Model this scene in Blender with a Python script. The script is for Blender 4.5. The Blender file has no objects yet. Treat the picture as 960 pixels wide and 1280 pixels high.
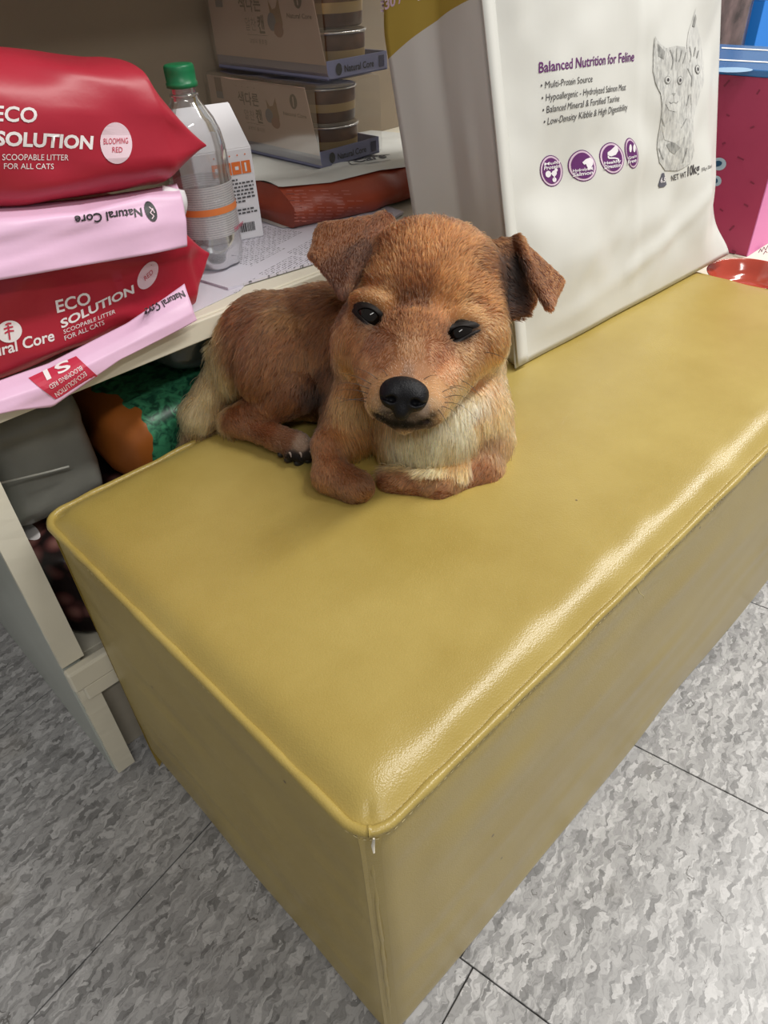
import bpy, bmesh, math, random
import numpy as np
from mathutils import Vector, Matrix
from mathutils.bvhtree import BVHTree
random.seed(7)
rng = np.random.default_rng(11)
SC = bpy.context.scene
COL = SC.collection

# ------------------------------------------------------------------ camera
F = 887.76                                  # focal length in pixels of the 960x1280 frame
CAM = np.array([-0.1251, -0.1664, 0.8601])
def _rot(rx, ry, rz):
    c, s = math.cos, math.sin
    X = np.array([[1,0,0],[0,c(rx),-s(rx)],[0,s(rx),c(rx)]])
    Y = np.array([[c(ry),0,s(ry)],[0,1,0],[-s(ry),0,c(ry)]])
    Z = np.array([[c(rz),-s(rz),0],[s(rz),c(rz),0],[0,0,1]])
    return Z @ Y @ X
RM = _rot(0.8832, 0.0439, -0.7814)
cd = bpy.data.cameras.new('camera')
cam = bpy.data.objects.new('camera', cd); COL.objects.link(cam)
cam.matrix_world = Matrix([[*RM[0], CAM[0]], [*RM[1], CAM[1]], [*RM[2], CAM[2]], [0,0,0,1]])
cd.sensor_fit = 'VERTICAL'; cd.sensor_height = 32.0; cd.lens = 32.0 * F / 1280.0
cd.clip_start = 0.02
SC.camera = cam

# ------------------------------------------------------------------ world, lights, exposure
SC.view_settings.view_transform = 'Standard'; SC.view_settings.look = 'None'
SC.view_settings.gamma = 1.0; SC.view_settings.use_curve_mapping = False
SC.view_settings.exposure = -0.15
wd = bpy.data.worlds.new('room_air'); SC.world = wd; wd.use_nodes = True
bg = wd.node_tree.nodes['Background']
bg.inputs[0].default_value = (1.0, 0.98, 0.95, 1); bg.inputs[1].default_value = 0.33

def area(name, loc, target, sx, sy, power, col=(1, .97, .92)):
    l = bpy.data.lights.new(name, 'AREA'); l.shape = 'RECTANGLE'; l.size = sx; l.size_y = sy
    l.energy = power; l.color = col
    o = bpy.data.objects.new(name, l); COL.objects.link(o); o.location = loc
    o.rotation_euler = (Vector(target) - Vector(loc)).to_track_quat('-Z', 'Y').to_euler()
    return o
area('ceiling_fluorescent_lamp', (2.3, -0.55, 2.45), (2.3, -0.55, 0), 3.6, 0.22, 120)
area('ceiling_fluorescent_lamp', (-0.7, -1.5, 2.45), (-0.7, -1.5, 0), 1.3, 0.22, 27)

# ------------------------------------------------------------------ helpers: pixels (author time) to places
def ray(x, y): return RM @ np.array([(x-480)/F, -(y-640)/F, -1.0])
def W(x, y, d): return CAM + d*ray(x, y)                       # point at depth d
def on(axis, val, x, y):
    r = ray(x, y); return CAM + r*((val-CAM[axis])/r[axis])
def on_plane(p0, n, x, y):
    r = ray(x, y); return CAM + r*(np.dot(np.array(p0)-CAM, n)/np.dot(r, n))

# ------------------------------------------------------------------ helpers: materials
def mat(name, col, rough=.5, spec=.5, metal=0., bump=None, var=None, coat=0., trans=0., emit=None, alpha=1.0):
    m = bpy.data.materials.new(name); m.use_nodes = True
    nt = m.node_tree; b = nt.nodes['Principled BSDF']
    c = (*col, 1) if len(col) == 3 else col
    b.inputs['Base Color'].default_value = c; b.inputs['Roughness'].default_value = rough
    b.inputs['Specular IOR Level'].default_value = spec; b.inputs['Metallic'].default_value = metal
    b.inputs['Coat Weight'].default_value = coat; b.inputs['Transmission Weight'].default_value = trans
    if coat: b.inputs['Coat Roughness'].default_value = .15
    tc = nt.nodes.new('ShaderNodeTexCoord')
    if var:                                                    # (scale, amount): soft tint variation
        n = nt.nodes.new('ShaderNodeTexNoise'); n.inputs['Scale'].default_value = var[0]; n.inputs['Detail'].default_value = 5
        nt.links.new(tc.outputs['Object'], n.inputs['Vector'])
        r = nt.nodes.new('ShaderNodeMapRange'); r.inputs[1].default_value = .3; r.inputs[2].default_value = .7
        r.inputs[3].default_value = 1-var[1]; r.inputs[4].default_value = 1+var[1]
        nt.links.new(n.outputs['Fac'], r.inputs[0])
        x = nt.nodes.new('ShaderNodeVectorMath'); x.operation = 'SCALE'; x.inputs[0].default_value = c[:3]
        nt.links.new(r.outputs[0], x.inputs['Scale']); nt.links.new(x.outputs[0], b.inputs['Base Color'])
    if bump:                                                   # (scale, strength, distance)
        n = nt.nodes.new('ShaderNodeTexNoise'); n.inputs['Scale'].default_value = bump[0]; n.inputs['Detail'].default_value = 4
        nt.links.new(tc.outputs['Object'], n.inputs['Vector'])
        bp = nt.nodes.new('ShaderNodeBump'); bp.inputs['Strength'].default_value = bump[1]; bp.inputs['Distance'].default_value = bump[2]
        nt.links.new(n.outputs['Fac'], bp.inputs['Height']); nt.links.new(bp.outputs[0], b.inputs['Normal'])
    return m
def nodes(m): return m.node_tree.nodes, m.node_tree.links, m.node_tree.nodes['Principled BSDF']
def clear_film(name, tint=(1, 1, 1), gloss=.06, rough=.08, haze=0.0, hazecol=(.9, .9, .9)):
    m = bpy.data.materials.new(name); m.use_nodes = True; nt = m.node_tree; nt.nodes.clear()
    out = nt.nodes.new('ShaderNodeOutputMaterial')
    t = nt.nodes.new('ShaderNodeBsdfTransparent'); t.inputs[0].default_value = (*tint, 1)
    g = nt.nodes.new('ShaderNodeBsdfGlossy'); g.inputs['Roughness'].default_value = rough
    lw = nt.nodes.new('ShaderNodeLayerWeight'); lw.inputs[0].default_value = .35
    mr = nt.nodes.new('ShaderNodeMapRange'); mr.inputs[3].default_value = gloss; mr.inputs[4].default_value = .7
    nt.links.new(lw.outputs['Fresnel'], mr.inputs[0])
    d = nt.nodes.new('ShaderNodeBsdfDiffuse'); d.inputs[0].default_value = (*hazecol, 1)
    m1 = nt.nodes.new('ShaderNodeMixShader'); m1.inputs[0].default_value = haze
    nt.links.new(t.outputs[0], m1.inputs[1]); nt.links.new(d.outputs[0], m1.inputs[2])
    m2 = nt.nodes.new('ShaderNodeMixShader')
    nt.links.new(mr.outputs[0], m2.inputs[0]); nt.links.new(m1.outputs[0], m2.inputs[1]); nt.links.new(g.outputs[0], m2.inputs[2])
    nt.links.new(m2.outputs[0], out.inputs[0])
    return m

# ------------------------------------------------------------------ helpers: objects
def link(o, parent=None):
    COL.objects.link(o)
    if parent is not None:
        o.parent = parent; o.matrix_parent_inverse = parent.matrix_basis.inverted()
    return o
def tag(o, label, cat, group=None):
    o['label'] = label; o['category'] = cat
    if group: o['group'] = group
    return o
def thing(name, loc, label, cat, group=None):
    o = bpy.data.objects.new(name, None); o.location = loc; o.empty_display_size = .05
    COL.objects.link(o); return tag(o, label, cat, group)
def mesh(name, v, f, m, parent=None, smooth=True):
    me = bpy.data.meshes.new(name); me.from_pydata([tuple(map(float, p)) for p in v], [], [tuple(map(int, q)) for q in f])
    if m is not None: me.materials.append(m)
    if smooth: me.polygons.foreach_set('use_smooth', [True]*len(me.polygons))
    me.update(); return link(bpy.data.objects.new(name, me), parent)
def from_bm(name, bm, m, parent=None, smooth=False):
    bmesh.ops.recalc_face_normals(bm, faces=bm.faces)
    me = bpy.data.meshes.new(name); bm.to_mesh(me); bm.free()
    if m is not None: me.materials.append(m)
    if smooth: me.polygons.foreach_set('use_smooth', [True]*len(me.polygons))
    return link(bpy.data.objects.new(name, me), parent)
def box(name, lo, hi, m, parent=None, bev=.002, seg=2, M=None):
    bm = bmesh.new(); bmesh.ops.create_cube(bm, size=1)
    lo, hi = np.array(lo, float), np.array(hi, float)
    for v in bm.verts: v.co = Vector((lo+hi)/2 + np.array(v.co)*(hi-lo))
    if bev: bmesh.ops.bevel(bm, geom=bm.edges[:], offset=bev, segments=seg, affect='EDGES', profile=.5)
    if M is not None: bm.transform(M)
    return from_bm(name, bm, m, parent)
def grid_faces(nu, nv, cu=False, cv=False, off=0):
    f = []
    for i in range(nu if cu else nu-1):
        for j in range(nv if cv else nv-1):
            a, b = i, (i+1) % nu; c, d = j, (j+1) % nv
            f.append((off+a*nv+c, off+b*nv+c, off+b*nv+d, off+a*nv+d))
    return f
def grid(name, fn, nu, nv, m, parent=None, thick=0., flip=False):
    v = [fn(i/(nu-1), j/(nv-1)) for i in range(nu) for j in range(nv)]
    f = grid_faces(nu, nv)
    if flip: f = [q[::-1] for q in f]
    o = mesh(name, v, f, m, parent)
    if thick:
        s = o.modifiers.new('thickness', 'SOLIDIFY'); s.thickness = thick; s.offset = 0
    return o
def tube_data(pts, rad, n=8):
    pts = [np.array(p, float) for p in pts]; N = len(pts)
    rad = [rad]*N if np.isscalar(rad) else rad
    v = []; prev = None
    for i, p in enumerate(pts):
        t = pts[min(i+1, N-1)] - pts[max(i-1, 0)]; t /= np.linalg.norm(t)+1e-12
        a = prev if prev is not None else (np.array([0, 0, 1.]) if abs(t[2]) < .9 else np.array([1., 0, 0]))
        a = a - t*np.dot(a, t); a /= np.linalg.norm(a); b = np.cross(t, a); prev = a
        for k in range(n):
            w = 2*math.pi*k/n; v.append(p + rad[i]*(math.cos(w)*a + math.sin(w)*b))
    f = grid_faces(N, n, cv=True)
    f.append(tuple(range(n))[::-1]); f.append(tuple(range((N-1)*n, N*n)))
    return v, f
def tube(name, pts, rad, m, parent=None, n=8):
    v, f = tube_data(pts, rad, n); return mesh(name, v, f, m, parent)
def lathe(name, prof, n, m, parent=None, loc=(0, 0, 0), rfun=None):
    v = []
    for r, z in prof:
        for k in range(n):
            w = 2*math.pi*k/n; rr = r if rfun is None else rfun(r, z, w)
            v.append((loc[0]+rr*math.cos(w), loc[1]+rr*math.sin(w), loc[2]+z))
    return mesh(name, v, grid_faces(len(prof), n, cv=True), m, parent)
# smooth value noise used for folds and creases
def vnoise(p, seed=0):
    p = np.atleast_2d(np.asarray(p, float)); i = np.floor(p).astype(np.int64); f = p-i; f = f*f*(3-2*f)
    def h(a):
        n = (a[:, 0]*374761393 + a[:, 1]*668265263 + a[:, 2]*2147483647 + seed*144665) & 0x7fffffff
        n = (n ^ (n >> 13))*1274126177 & 0x7fffffff
        return ((n ^ (n >> 16)) & 0xffff)/65535.0
    r = 0
    for dx in (0, 1):
        for dy in (0, 1):
            for dz in (0, 1):
                w = (f[:, 0] if dx else 1-f[:, 0])*(f[:, 1] if dy else 1-f[:, 1])*(f[:, 2] if dz else 1-f[:, 2])
                r = r + w*h(i+np.array([dx, dy, dz]))
    return r*2-1
def _h(a, b, c, s):
    n = (a*374761393 + b*668265263 + c*2147483647 + s*144665) & 0x7fffffff
    n = (n ^ (n >> 13))*1274126177 & 0x7fffffff
    return ((n ^ (n >> 16)) & 0xffff)/32767.5 - 1
def nz(x, y, z, s, seed=0):
    x, y, z = x*s+31, y*s+57, z*s+91
    i, j, k = math.floor(x), math.floor(y), math.floor(z); u, v, w = x-i, y-j, z-k
    u, v, w = u*u*(3-2*u), v*v*(3-2*v), w*w*(3-2*w)
    def lr(kk):
        a = _h(i, j, kk, seed); b = _h(i+1, j, kk, seed); c = _h(i, j+1, kk, seed); d = _h(i+1, j+1, kk, seed)
        a += (b-a)*u; c += (d-c)*u; return a+(c-a)*v
    p = lr(k); return p+(lr(k+1)-p)*w

# ------------------------------------------------------------------ helpers: print on surfaces
def bvh_of(o):
    me = o.data; off = np.array(o.matrix_basis.translation)
    if o.parent: off = np.zeros(3)
    return BVHTree.FromPolygons([v.co[:] for v in me.vertices], [p.vertices[:] for p in me.polygons])
def text2d(s, bold=0., shear=0., spacing=1.0):
    c = bpy.data.curves.new('t', 'FONT'); c.body = s; c.size = 1; c.offset = bold; c.shear = shear; c.resolution_u = 3
    c.space_character = spacing
    o = bpy.data.objects.new('t', c); COL.objects.link(o)
    dg = bpy.context.evaluated_depsgraph_get(); me = bpy.data.meshes.new_from_object(o.evaluated_get(dg))
    bpy.data.objects.remove(o); bpy.data.curves.remove(c)
    return me
def project_flat(name, bm, place, n, tree, m, parent, eps=.0005, seg=.006):
    """bm: flat shape in u,v; place(u,v) -> point on a plane; n: plane normal towards the viewer; laid onto the surface."""
    for v in bm.verts:
        v.co = Vector(place(v.co.x, v.co.y))
    if seg:
        for _ in range(4):
            es = [e for e in bm.edges if e.calc_length() > seg]
            if not es: break
            bmesh.ops.subdivide_edges(bm, edges=es, cuts=1, use_grid_fill=False)
            bmesh.ops.triangulate(bm, faces=[f for f in bm.faces if len(f.verts) > 4])
    n = Vector(n).normalized()
    if tree:
        for v in bm.verts:
            h = tree.ray_cast(v.co + n*.12, -n, .3)
            if h[0] is not None: v.co = h[0] + n*eps
    else:
        for v in bm.verts: v.co += n*eps
    for f in bm.faces:
        f.normal_update()
        if f.normal.dot(n) < 0: f.normal_flip()
    me = bpy.data.meshes.new(name); bm.to_mesh(me); bm.free(); me.materials.append(m)
    return link(bpy.data.objects.new(name, me), parent)
def print_text(name, s, O, E, U, n, tree, m, parent, bold=0., shear=0., eps=.0005, spacing=1., capref='H'):
    """text between baseline points O..E with its cap height reaching U."""
    me = text2d(s, bold, shear, spacing)
    if not len(me.vertices): return None
    hm = text2d(capref, bold); cap = max(v.co.y for v in hm.vertices); bpy.data.meshes.remove(hm)
    x0 = min(v.co.x for v in me.vertices); x1 = max(v.co.x for v in me.vertices)
    bm = bmesh.new(); bm.from_mesh(me); bpy.data.meshes.remove(me)
    O, E, U = map(np.array, (O, E, U))
    return project_flat(name, bm, lambda u, v: O + (u-x0)/(x1-x0)*(E-O) + v/cap*(U-O), n, tree, m, parent, eps)
def poly_bm(pts):
    bm = bmesh.new(); vs = [bm.verts.new((x, y, 0)) for x, y in pts]
    f = bm.faces.new(vs); bmesh.ops.triangulate(bm, faces=[f]); return bm
def ellipse_pts(cx, cy, rx, ry, n=28, rot=0):
    c, s = math.cos(rot), math.sin(rot)
    return [(cx+rx*math.cos(t)*c-ry*math.sin(t)*s, cy+rx*math.cos(t)*s+ry*math.sin(t)*c) for t in [2*math.pi*k/n for k in range(n)]]
def ring_bm(cx, cy, rx, ry, k=.88, n=28, rot=0):
    bm = bmesh.new(); a = [bm.verts.new((x, y, 0)) for x, y in ellipse_pts(cx, cy, rx, ry, n, rot)]
    b = [bm.verts.new((x, y, 0)) for x, y in ellipse_pts(cx, cy, rx*k, ry*k, n, rot)]
    for i in range(n): bm.faces.new((a[i], a[(i+1) % n], b[(i+1) % n], b[i]))
    return bm
def strokes_bm(lines, w):
    bm = bmesh.new()
    for ln in lines:
        for k in range(len(ln)-1):
            p, q = np.array(ln[k], float), np.array(ln[k+1], float); d = q-p; d /= np.linalg.norm(d)+1e-9; s = np.array([-d[1], d[0]])*w/2
            bm.faces.new([bm.verts.new((*a, 0)) for a in (p-s, q-s, q+s, p+s)])
    return bm
def rects_bm(rs):
    bm = bmesh.new()
    for x0, y0, x1, y1 in rs: bm.faces.new([bm.verts.new((*a, 0)) for a in ((x0, y0), (x1, y0), (x1, y1), (x0, y1))])
    return bm

# ------------------------------------------------------------------ helpers: solid modelling by distance fields
def surface_nets(D, org, h):
    """quad surface of D=0 on a regular grid (numpy)."""
    S = D < 0
    c = [S[a:D.shape[0]-1+a, b:D.shape[1]-1+b, e:D.shape[2]-1+e] for a in (0, 1) for b in (0, 1) for e in (0, 1)]
    cnt = sum(x.astype(np.int8) for x in c); act = (cnt > 0) & (cnt < 8)
    ids = -np.ones(act.shape, np.int64); I = np.argwhere(act); ids[act] = np.arange(len(I))
    acc = np.zeros((len(I), 3)); num = np.zeros(len(I))
    corners = [(a, b, e) for a in (0, 1) for b in (0, 1) for e in (0, 1)]
    vals = {k: D[I[:, 0]+k[0], I[:, 1]+k[1], I[:, 2]+k[2]] for k in corners}
    for a in corners:
        for ax in range(3):
            if a[ax] == 0:
                b = list(a); b[ax] = 1; b = tuple(b)
                va, vb = vals[a], vals[b]; x = (va < 0) != (vb < 0)
                t = np.where(x, va/np.where(x, va-vb, 1), 0)
                p = np.tile(np.array(a, float), (len(I), 1)); p[:, ax] += t
                acc += p*x[:, None]; num += x
    V = org + h*(I + acc/num[:, None])
    Fs = []
    for ax in range(3):
        u, w = [(1, 2), (2, 0), (0, 1)][ax]
        sl0 = [slice(None)]*3; sl1 = [slice(None)]*3
        sl0[ax] = slice(0, -1); sl1[ax] = slice(1, None)
        x = S[tuple(sl0)] != S[tuple(sl1)]
        E = np.argwhere(x)
        E = E[(E[:, u] > 0) & (E[:, w] > 0) & (E[:, u] < D.shape[u]-1) & (E[:, w] < D.shape[w]-1)]
        inside = S[tuple(E.T)]
        def cid(du, dw):
            q = E.copy(); q[:, u] -= du; q[:, w] -= dw; return ids[tuple(q.T)]
        q = np.stack([cid(1, 1), cid(0, 1), cid(0, 0), cid(1, 0)], 1)
        q[~inside] = q[~inside][:, ::-1]; Fs.append(q)
    return V, np.concatenate(Fs)
class Field:
    def __init__(s, lo, hi, h):
        s.h = h; s.org = np.array(lo, float); s.n = np.ceil((np.array(hi)-s.org)/h).astype(int)+1
        s.D = np.full(tuple(s.n), .05)
        s.ax = [s.org[i]+h*np.arange(s.n[i]) for i in range(3)]
    def sub(s, lo, hi):
        a = [max(0, int((lo[i]-s.org[i])/s.h)) for i in range(3)]; b = [min(s.n[i], int((hi[i]-s.org[i])/s.h)+2) for i in range(3)]
        sl = tuple(slice(a[i], max(a[i], b[i])) for i in range(3))
        return sl, np.stack(np.meshgrid(*[s.ax[i][sl[i]] for i in range(3)], indexing='ij'), -1)
    def put(s, fn, lo, hi, k, op='add'):
        m = .03+k
        sl, P = s.sub(np.array(lo)-m, np.array(hi)+m)
        if 0 in P.shape: return
        d = fn(P); o = s.D[sl]
        if op == 'add':
            hh = np.clip(.5+.5*(o-d)/k, 0, 1); s.D[sl] = o*(1-hh)+d*hh - k*hh*(1-hh)
        else:
            hh = np.clip(.5-.5*(o+d)/k, 0, 1); s.D[sl] = o*(1-hh)-d*hh + k*hh*(1-hh)
    def cone(s, a, b, ra, rb, k=.01, op='add'):
        a, b = np.array(a), np.array(b); ba = b-a; L2 = ba@ba
        def fn(P):
            t = np.clip(((P-a)@ba)/L2, 0, 1)
            return np.linalg.norm(P-a-t[..., None]*ba, axis=-1) - (ra+(rb-ra)*t)
        R = max(ra, rb); s.put(fn, np.minimum(a, b)-R, np.maximum(a, b)+R, k, op)
    def ell(s, c, r, axes=None, k=.01, op='add'):
        c = np.array(c); r = np.array(r, float); A = np.eye(3) if axes is None else np.array(axes)
        def fn(P):
            q = (P-c)@A.T; k0 = np.linalg.norm(q/r, axis=-1); k1 = np.linalg.norm(q/(r*r), axis=-1)
            return k0*(k0-1)/np.maximum(k1, 1e-6)
        s.put(fn, c-r.max(), c+r.max(), k, op)
    def tri(s, a, b, c, rad, k=.006):
        a, b, c = map(np.array, (a, b, c)); ba, cb, ac = b-a, c-b, a-c; n = np.cross(ba, ac)
        def fn(P):
            pa, pb, pc = P-a, P-b, P-c
            def e(p, d):
                t = np.clip((p@d)/(d@d), 0, 1); q = d*t[..., None]-p; return (q*q).sum(-1)
            ins = (np.sign(pa@np.cross(ba, n))+np.sign(pb@np.cross(cb, n))+np.sign(pc@np.cross(ac, n))) < 2
            ed = np.minimum(np.minimum(e(pa, ba), e(pb, cb)), e(pc, ac)); fd = (pa@n)**2/(n@n)
            return np.sqrt(np.where(ins, ed, fd))-rad
        lo = np.minimum(np.minimum(a, b), c)-rad; hi = np.maximum(np.maximum(a, b), c)+rad
        s.put(fn, lo, hi, k)
    def smooth(s, it=1):
        for _ in range(it):
            D = s.D; E = D.copy(); E[1:-1, 1:-1, 1:-1] = (D[1:-1, 1:-1, 1:-1]*2+D[2:, 1:-1, 1:-1]+D[:-2, 1:-1, 1:-1]+D[1:-1, 2:, 1:-1]+D[1:-1, :-2, 1:-1]+D[1:-1, 1:-1, 2:]+D[1:-1, 1:-1, :-2])/8
            s.D = E

# ================================================================== THE SETTING
# ---- floor: grey chip vinyl tiles, each laid as its own piece on a dark bed
def floor_material():
    m = mat('vinyl_tile', (.4, .4, .4), .34, .45); N, L, b = nodes(m)
    tc = N.new('ShaderNodeTexCoord'); oi = N.new('ShaderNodeObjectInfo')
    add = N.new('ShaderNodeVectorMath'); add.operation = 'ADD'
    sc = N.new('ShaderNodeVectorMath'); sc.operation = 'SCALE'; sc.inputs['Scale'].default_value = 1
    cmb = N.new('ShaderNodeCombineXYZ'); mu = N.new('ShaderNodeMath'); mu.operation = 'MULTIPLY'; mu.inputs[1].default_value = 37.
    L.new(oi.outputs['Random'], mu.inputs[0])
    for k in range(2): L.new(mu.outputs[0], cmb.inputs[k])
    mp = N.new('ShaderNodeMapping'); mp.inputs['Scale'].default_value = (62, 190, 60); mp.inputs['Rotation'].default_value = (0, 0, math.radians(-8))
    L.new(tc.outputs['Object'], add.inputs[0]); L.new(cmb.outputs[0], add.inputs[1])
    wob = N.new('ShaderNodeTexNoise'); wob.inputs['Scale'].default_value = 70; wob.inputs['Detail'].default_value = 3
    L.new(add.outputs[0], wob.inputs['Vector'])
    ws = N.new('ShaderNodeVectorMath'); ws.operation = 'SCALE'; ws.inputs['Scale'].default_value = .022
    L.new(wob.outputs['Color'], ws.inputs[0])
    a2 = N.new('ShaderNodeVectorMath'); a2.operation = 'ADD'; L.new(add.outputs[0], a2.inputs[0]); L.new(ws.outputs[0], a2.inputs[1])
    L.new(a2.outputs[0], mp.inputs[0])
    v = N.new('ShaderNodeTexVoronoi'); v.inputs['Scale'].default_value = 1.0; L.new(mp.outputs[0], v.inputs['Vector'])
    bw = N.new('ShaderNodeSeparateColor'); L.new(v.outputs['Color'], bw.inputs[0])
    cr = N.new('ShaderNodeValToRGB'); cr.color_ramp.interpolation = 'CONSTANT'
    el = cr.color_ramp.elements
    for p, g in [(0, .24), (.12, .32), (.30, .385), (.58, .45), (.84, .54)]:
        e = el[0] if p == 0 else el.new(p)
        e.position = p; e.color = (g*.93, g*.925, g*.935, 1)
    el.remove(el[-1]) if len(el) > 5 else None
    L.new(bw.outputs[0], cr.inputs[0])
    # thin paler and darker flow lines
    n2 = N.new('ShaderNodeTexNoise'); n2.inputs['Scale'].default_value = .8; n2.inputs['Detail'].default_value = 6; n2.inputs['Distortion'].default_value = 1.6
    L.new(mp.outputs[0], n2.inputs['Vector'])
    r2 = N.new('ShaderNodeValToRGB'); e2 = r2.color_ramp.elements
    e2[0].position = .34; e2[0].color = (.58, .58, .58, 1); e2[1].position = .5; e2[1].color = (1, 1, 1, 1)
    x = e2.new(.56); x.color = (1.0, 1.0, 1.0, 1); x = e2.new(.66); x.color = (.78, .78, .78, 1)
    L.new(n2.outputs['Fac'], r2.inputs[0])
    mx = N.new('ShaderNodeMix'); mx.data_type = 'RGBA'; mx.blend_type = 'MULTIPLY'; mx.inputs[0].default_value = .8
    L.new(cr.outputs[0], mx.inputs[6]); L.new(r2.outputs[0], mx.inputs[7])
    # fine black scratches and specks
    s1 = N.new('ShaderNodeTexVoronoi'); s1.feature = 'DISTANCE_TO_EDGE'; s1.inputs['Scale'].default_value = 13; L.new(a2.outputs[0], s1.inputs['Vector'])
    s2 = N.new('ShaderNodeTexNoise'); s2.inputs['Scale'].default_value = 26; L.new(add.outputs[0], s2.inputs['Vector'])
    c1 = N.new('ShaderNodeMath'); c1.operation = 'LESS_THAN'; c1.inputs[1].default_value = .008; L.new(s1.outputs['Distance'], c1.inputs[0])
    c2 = N.new('ShaderNodeMath'); c2.operation = 'GREATER_THAN'; c2.inputs[1].default_value = .63; L.new(s2.outputs['Fac'], c2.inputs[0])
    c3 = N.new('ShaderNodeMath'); c3.operation = 'MULTIPLY'; L.new(c1.outputs[0], c3.inputs[0]); L.new(c2.outputs[0], c3.inputs[1])
    c4 = N.new('ShaderNodeMath'); c4.operation = 'MULTIPLY'; c4.inputs[1].default_value = .75; L.new(c3.outputs[0], c4.inputs[0])
    m3 = N.new('ShaderNodeMix'); m3.data_type = 'RGBA'; m3.inputs[7].default_value = (.09, .085, .08, 1)
    L.new(c4.outputs[0], m3.inputs[0]); L.new(mx.outputs[2], m3.inputs[6])
    # worn brown stain drift
    n4 = N.new('ShaderNodeTexNoise'); n4.inputs['Scale'].default_value = 9; n4.inputs['Detail'].default_value = 5; L.new(add.outputs[0], n4.inputs['Vector'])
    r4 = N.new('ShaderNodeMapRange'); r4.inputs[1].default_value = .62; r4.inputs[2].default_value = .8; r4.inputs[4].default_value = .25
    L.new(n4.outputs['Fac'], r4.inputs[0])
    m4 = N.new('ShaderNodeMix'); m4.data_type = 'RGBA'; m4.inputs[7].default_value = (.3, .26, .2, 1)
    L.new(r4.outputs[0], m4.inputs[0]); L.new(m3.outputs[2], m4.inputs[6])
    L.new(m4.outputs[2], b.inputs['Base Color'])
    bp = N.new('ShaderNodeBump'); bp.inputs['Strength'].default_value = .08; bp.inputs['Distance'].default_value = .0004
    L.new(n2.outputs['Fac'], bp.inputs['Height']); L.new(bp.outputs[0], b.inputs['Normal'])
    return m
M_tile = floor_material()
M_bed = mat('floor_bed', (.05, .048, .045), .9)
fl = box('floor', (-1.6, -1.4, -.03), (2.4, 1.0, -.004), M_bed, None, 0); fl['kind'] = 'structure'
TS, TA = .352, math.radians(9.5)
tile_me = None
ct, st = math.cos(TA), math.sin(TA)
for i in range(-5, 7):
    for j in range(-5, 4):
        ux, uy = .108+TS*i, .0+TS*j - (0.012 if i >= 0 else .028)
        cx, cy = ux+TS/2, uy+TS/2
        X, Y = ct*cx - st*cy, st*cx + ct*cy
        if not (-1.5 < X < 2.2 and -1.3 < Y < 1.1): continue
        if tile_me is None:
            bm = bmesh.new(); bmesh.ops.create_cube(bm, size=1)
            for v in bm.verts: v.co = Vector((v.co.x*(TS-.0016), v.co.y*(TS-.0016), v.co.z*.004-.002))
            bmesh.ops.bevel(bm, geom=[e for e in bm.edges if e.verts[0].co.z > -.001 and e.verts[1].co.z > -.001], offset=.0005, segments=1, affect='EDGES')
            t = from_bm('tile', bm, M_tile, fl); tile_me = t.data
        else:
            t = link(bpy.data.objects.new('tile', tile_me), fl)
        t.location = (X, Y, random.uniform(-.0003, 0)); t.rotation_euler = (0, 0, TA)
M_wall = mat('painted_wall', (.62, .59, .54), .85, .3, var=(3, .05), bump=(60, .1, .002))
wb = box('wall_back', (-1.6, .96, 0), (2.4, 1.0, 2.5), M_wall, None, 0); wb['kind'] = 'structure'
bb = box('baseboard_back', (-1.6, .945, 0), (-.06, .9595, .09), mat('black_rubber_skirting', (.012, .012, .013), .5), None, .002); bb['kind'] = 'structure'

# ---- white open shelf unit that the bench stands against
M_white = mat('aged_white_paint', (.72, .68, .56), .45, .4, var=(9, .07), bump=(35, .12, .001))
M_panel = mat('grey_laminate', (.46, .49, .45), .35, .5, var=(6, .06))
M_kick = mat('kick_board', (.42, .38, .31), .6, var=(14, .15))
M_back = mat('beige_back_board', (.30, .245, .18), .8, .3, var=(5, .06), bump=(220, .1, .0006))
SH = thing('shelf_unit', (.4, .5, 0), 'cream white open shelf unit standing behind the yellow bench', 'shelf')
box('side_panel', (-.045, .484, 0), (-.022, .945, .5295), M_panel, SH, .001)
box('side_panel', (1.05, .484, 0), (1.073, .945, .5295), M_panel, SH, .001)
# chipped front edging of the side panel, above and below the bottom shelf
def edging(lo, hi, seed):
    bm = bmesh.new(); bmesh.ops.create_cube(bm, size=1)
    lo, hi = np.array(lo), np.array(hi)
    for v in bm.verts: v.co = Vector((lo+hi)/2+np.array(v.co)*(hi-lo))
    vert = [e for e in bm.edges if abs(e.verts[0].co.z-e.verts[1].co.z) > .01]
    bmesh.ops.subdivide_edges(bm, edges=vert, cuts=24, use_grid_fill=True)
    for v in bm.verts:
        n = nz(v.co.x, v.co.y, v.co.z, 70, seed)
        if v.co.x < (lo[0]+hi[0])/2 and n > .25: v.co.x += (n-.25)*.004
        if v.co.y < (lo[1]+hi[1])/2: v.co.y += .0003*nz(v.co.x, v.co.y, v.co.z, 160, seed+3)
    return from_bm('front_edging', bm, M_white, SH)
edging((-.045, .476, .224), (-.018, .4835, .5295), 2)
edging((-.043, .474, .003), (-.019, .4835, .182), 5)
tb = box('shelf_board', (-.06, .480, .53), (1.075, .945, .5545), M_white, SH, .0015)
box('edge_strip', (-.06, .474, .531), (1.075, .4795, .5530), M_white, SH, .0012)
box('shelf_board', (-.0215, .50, .185), (1.0495, .945, .205), M_white, SH, .001)
box('edge_strip', (-.046, .462, .190), (1.06, .476, .222), M_white, SH, .003)
box('edge_strip', (-.036, .4645, .166), (1.06, .476, .1895), M_white, SH, .002)
box('kick_board', (-.0185, .505, .002), (1.0495, .515, .184), M_kick, SH, .001)
box('back_board', (-.06, .9455, .0), (1.075, .9590, 1.35), M_back, SH, 0)
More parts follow.
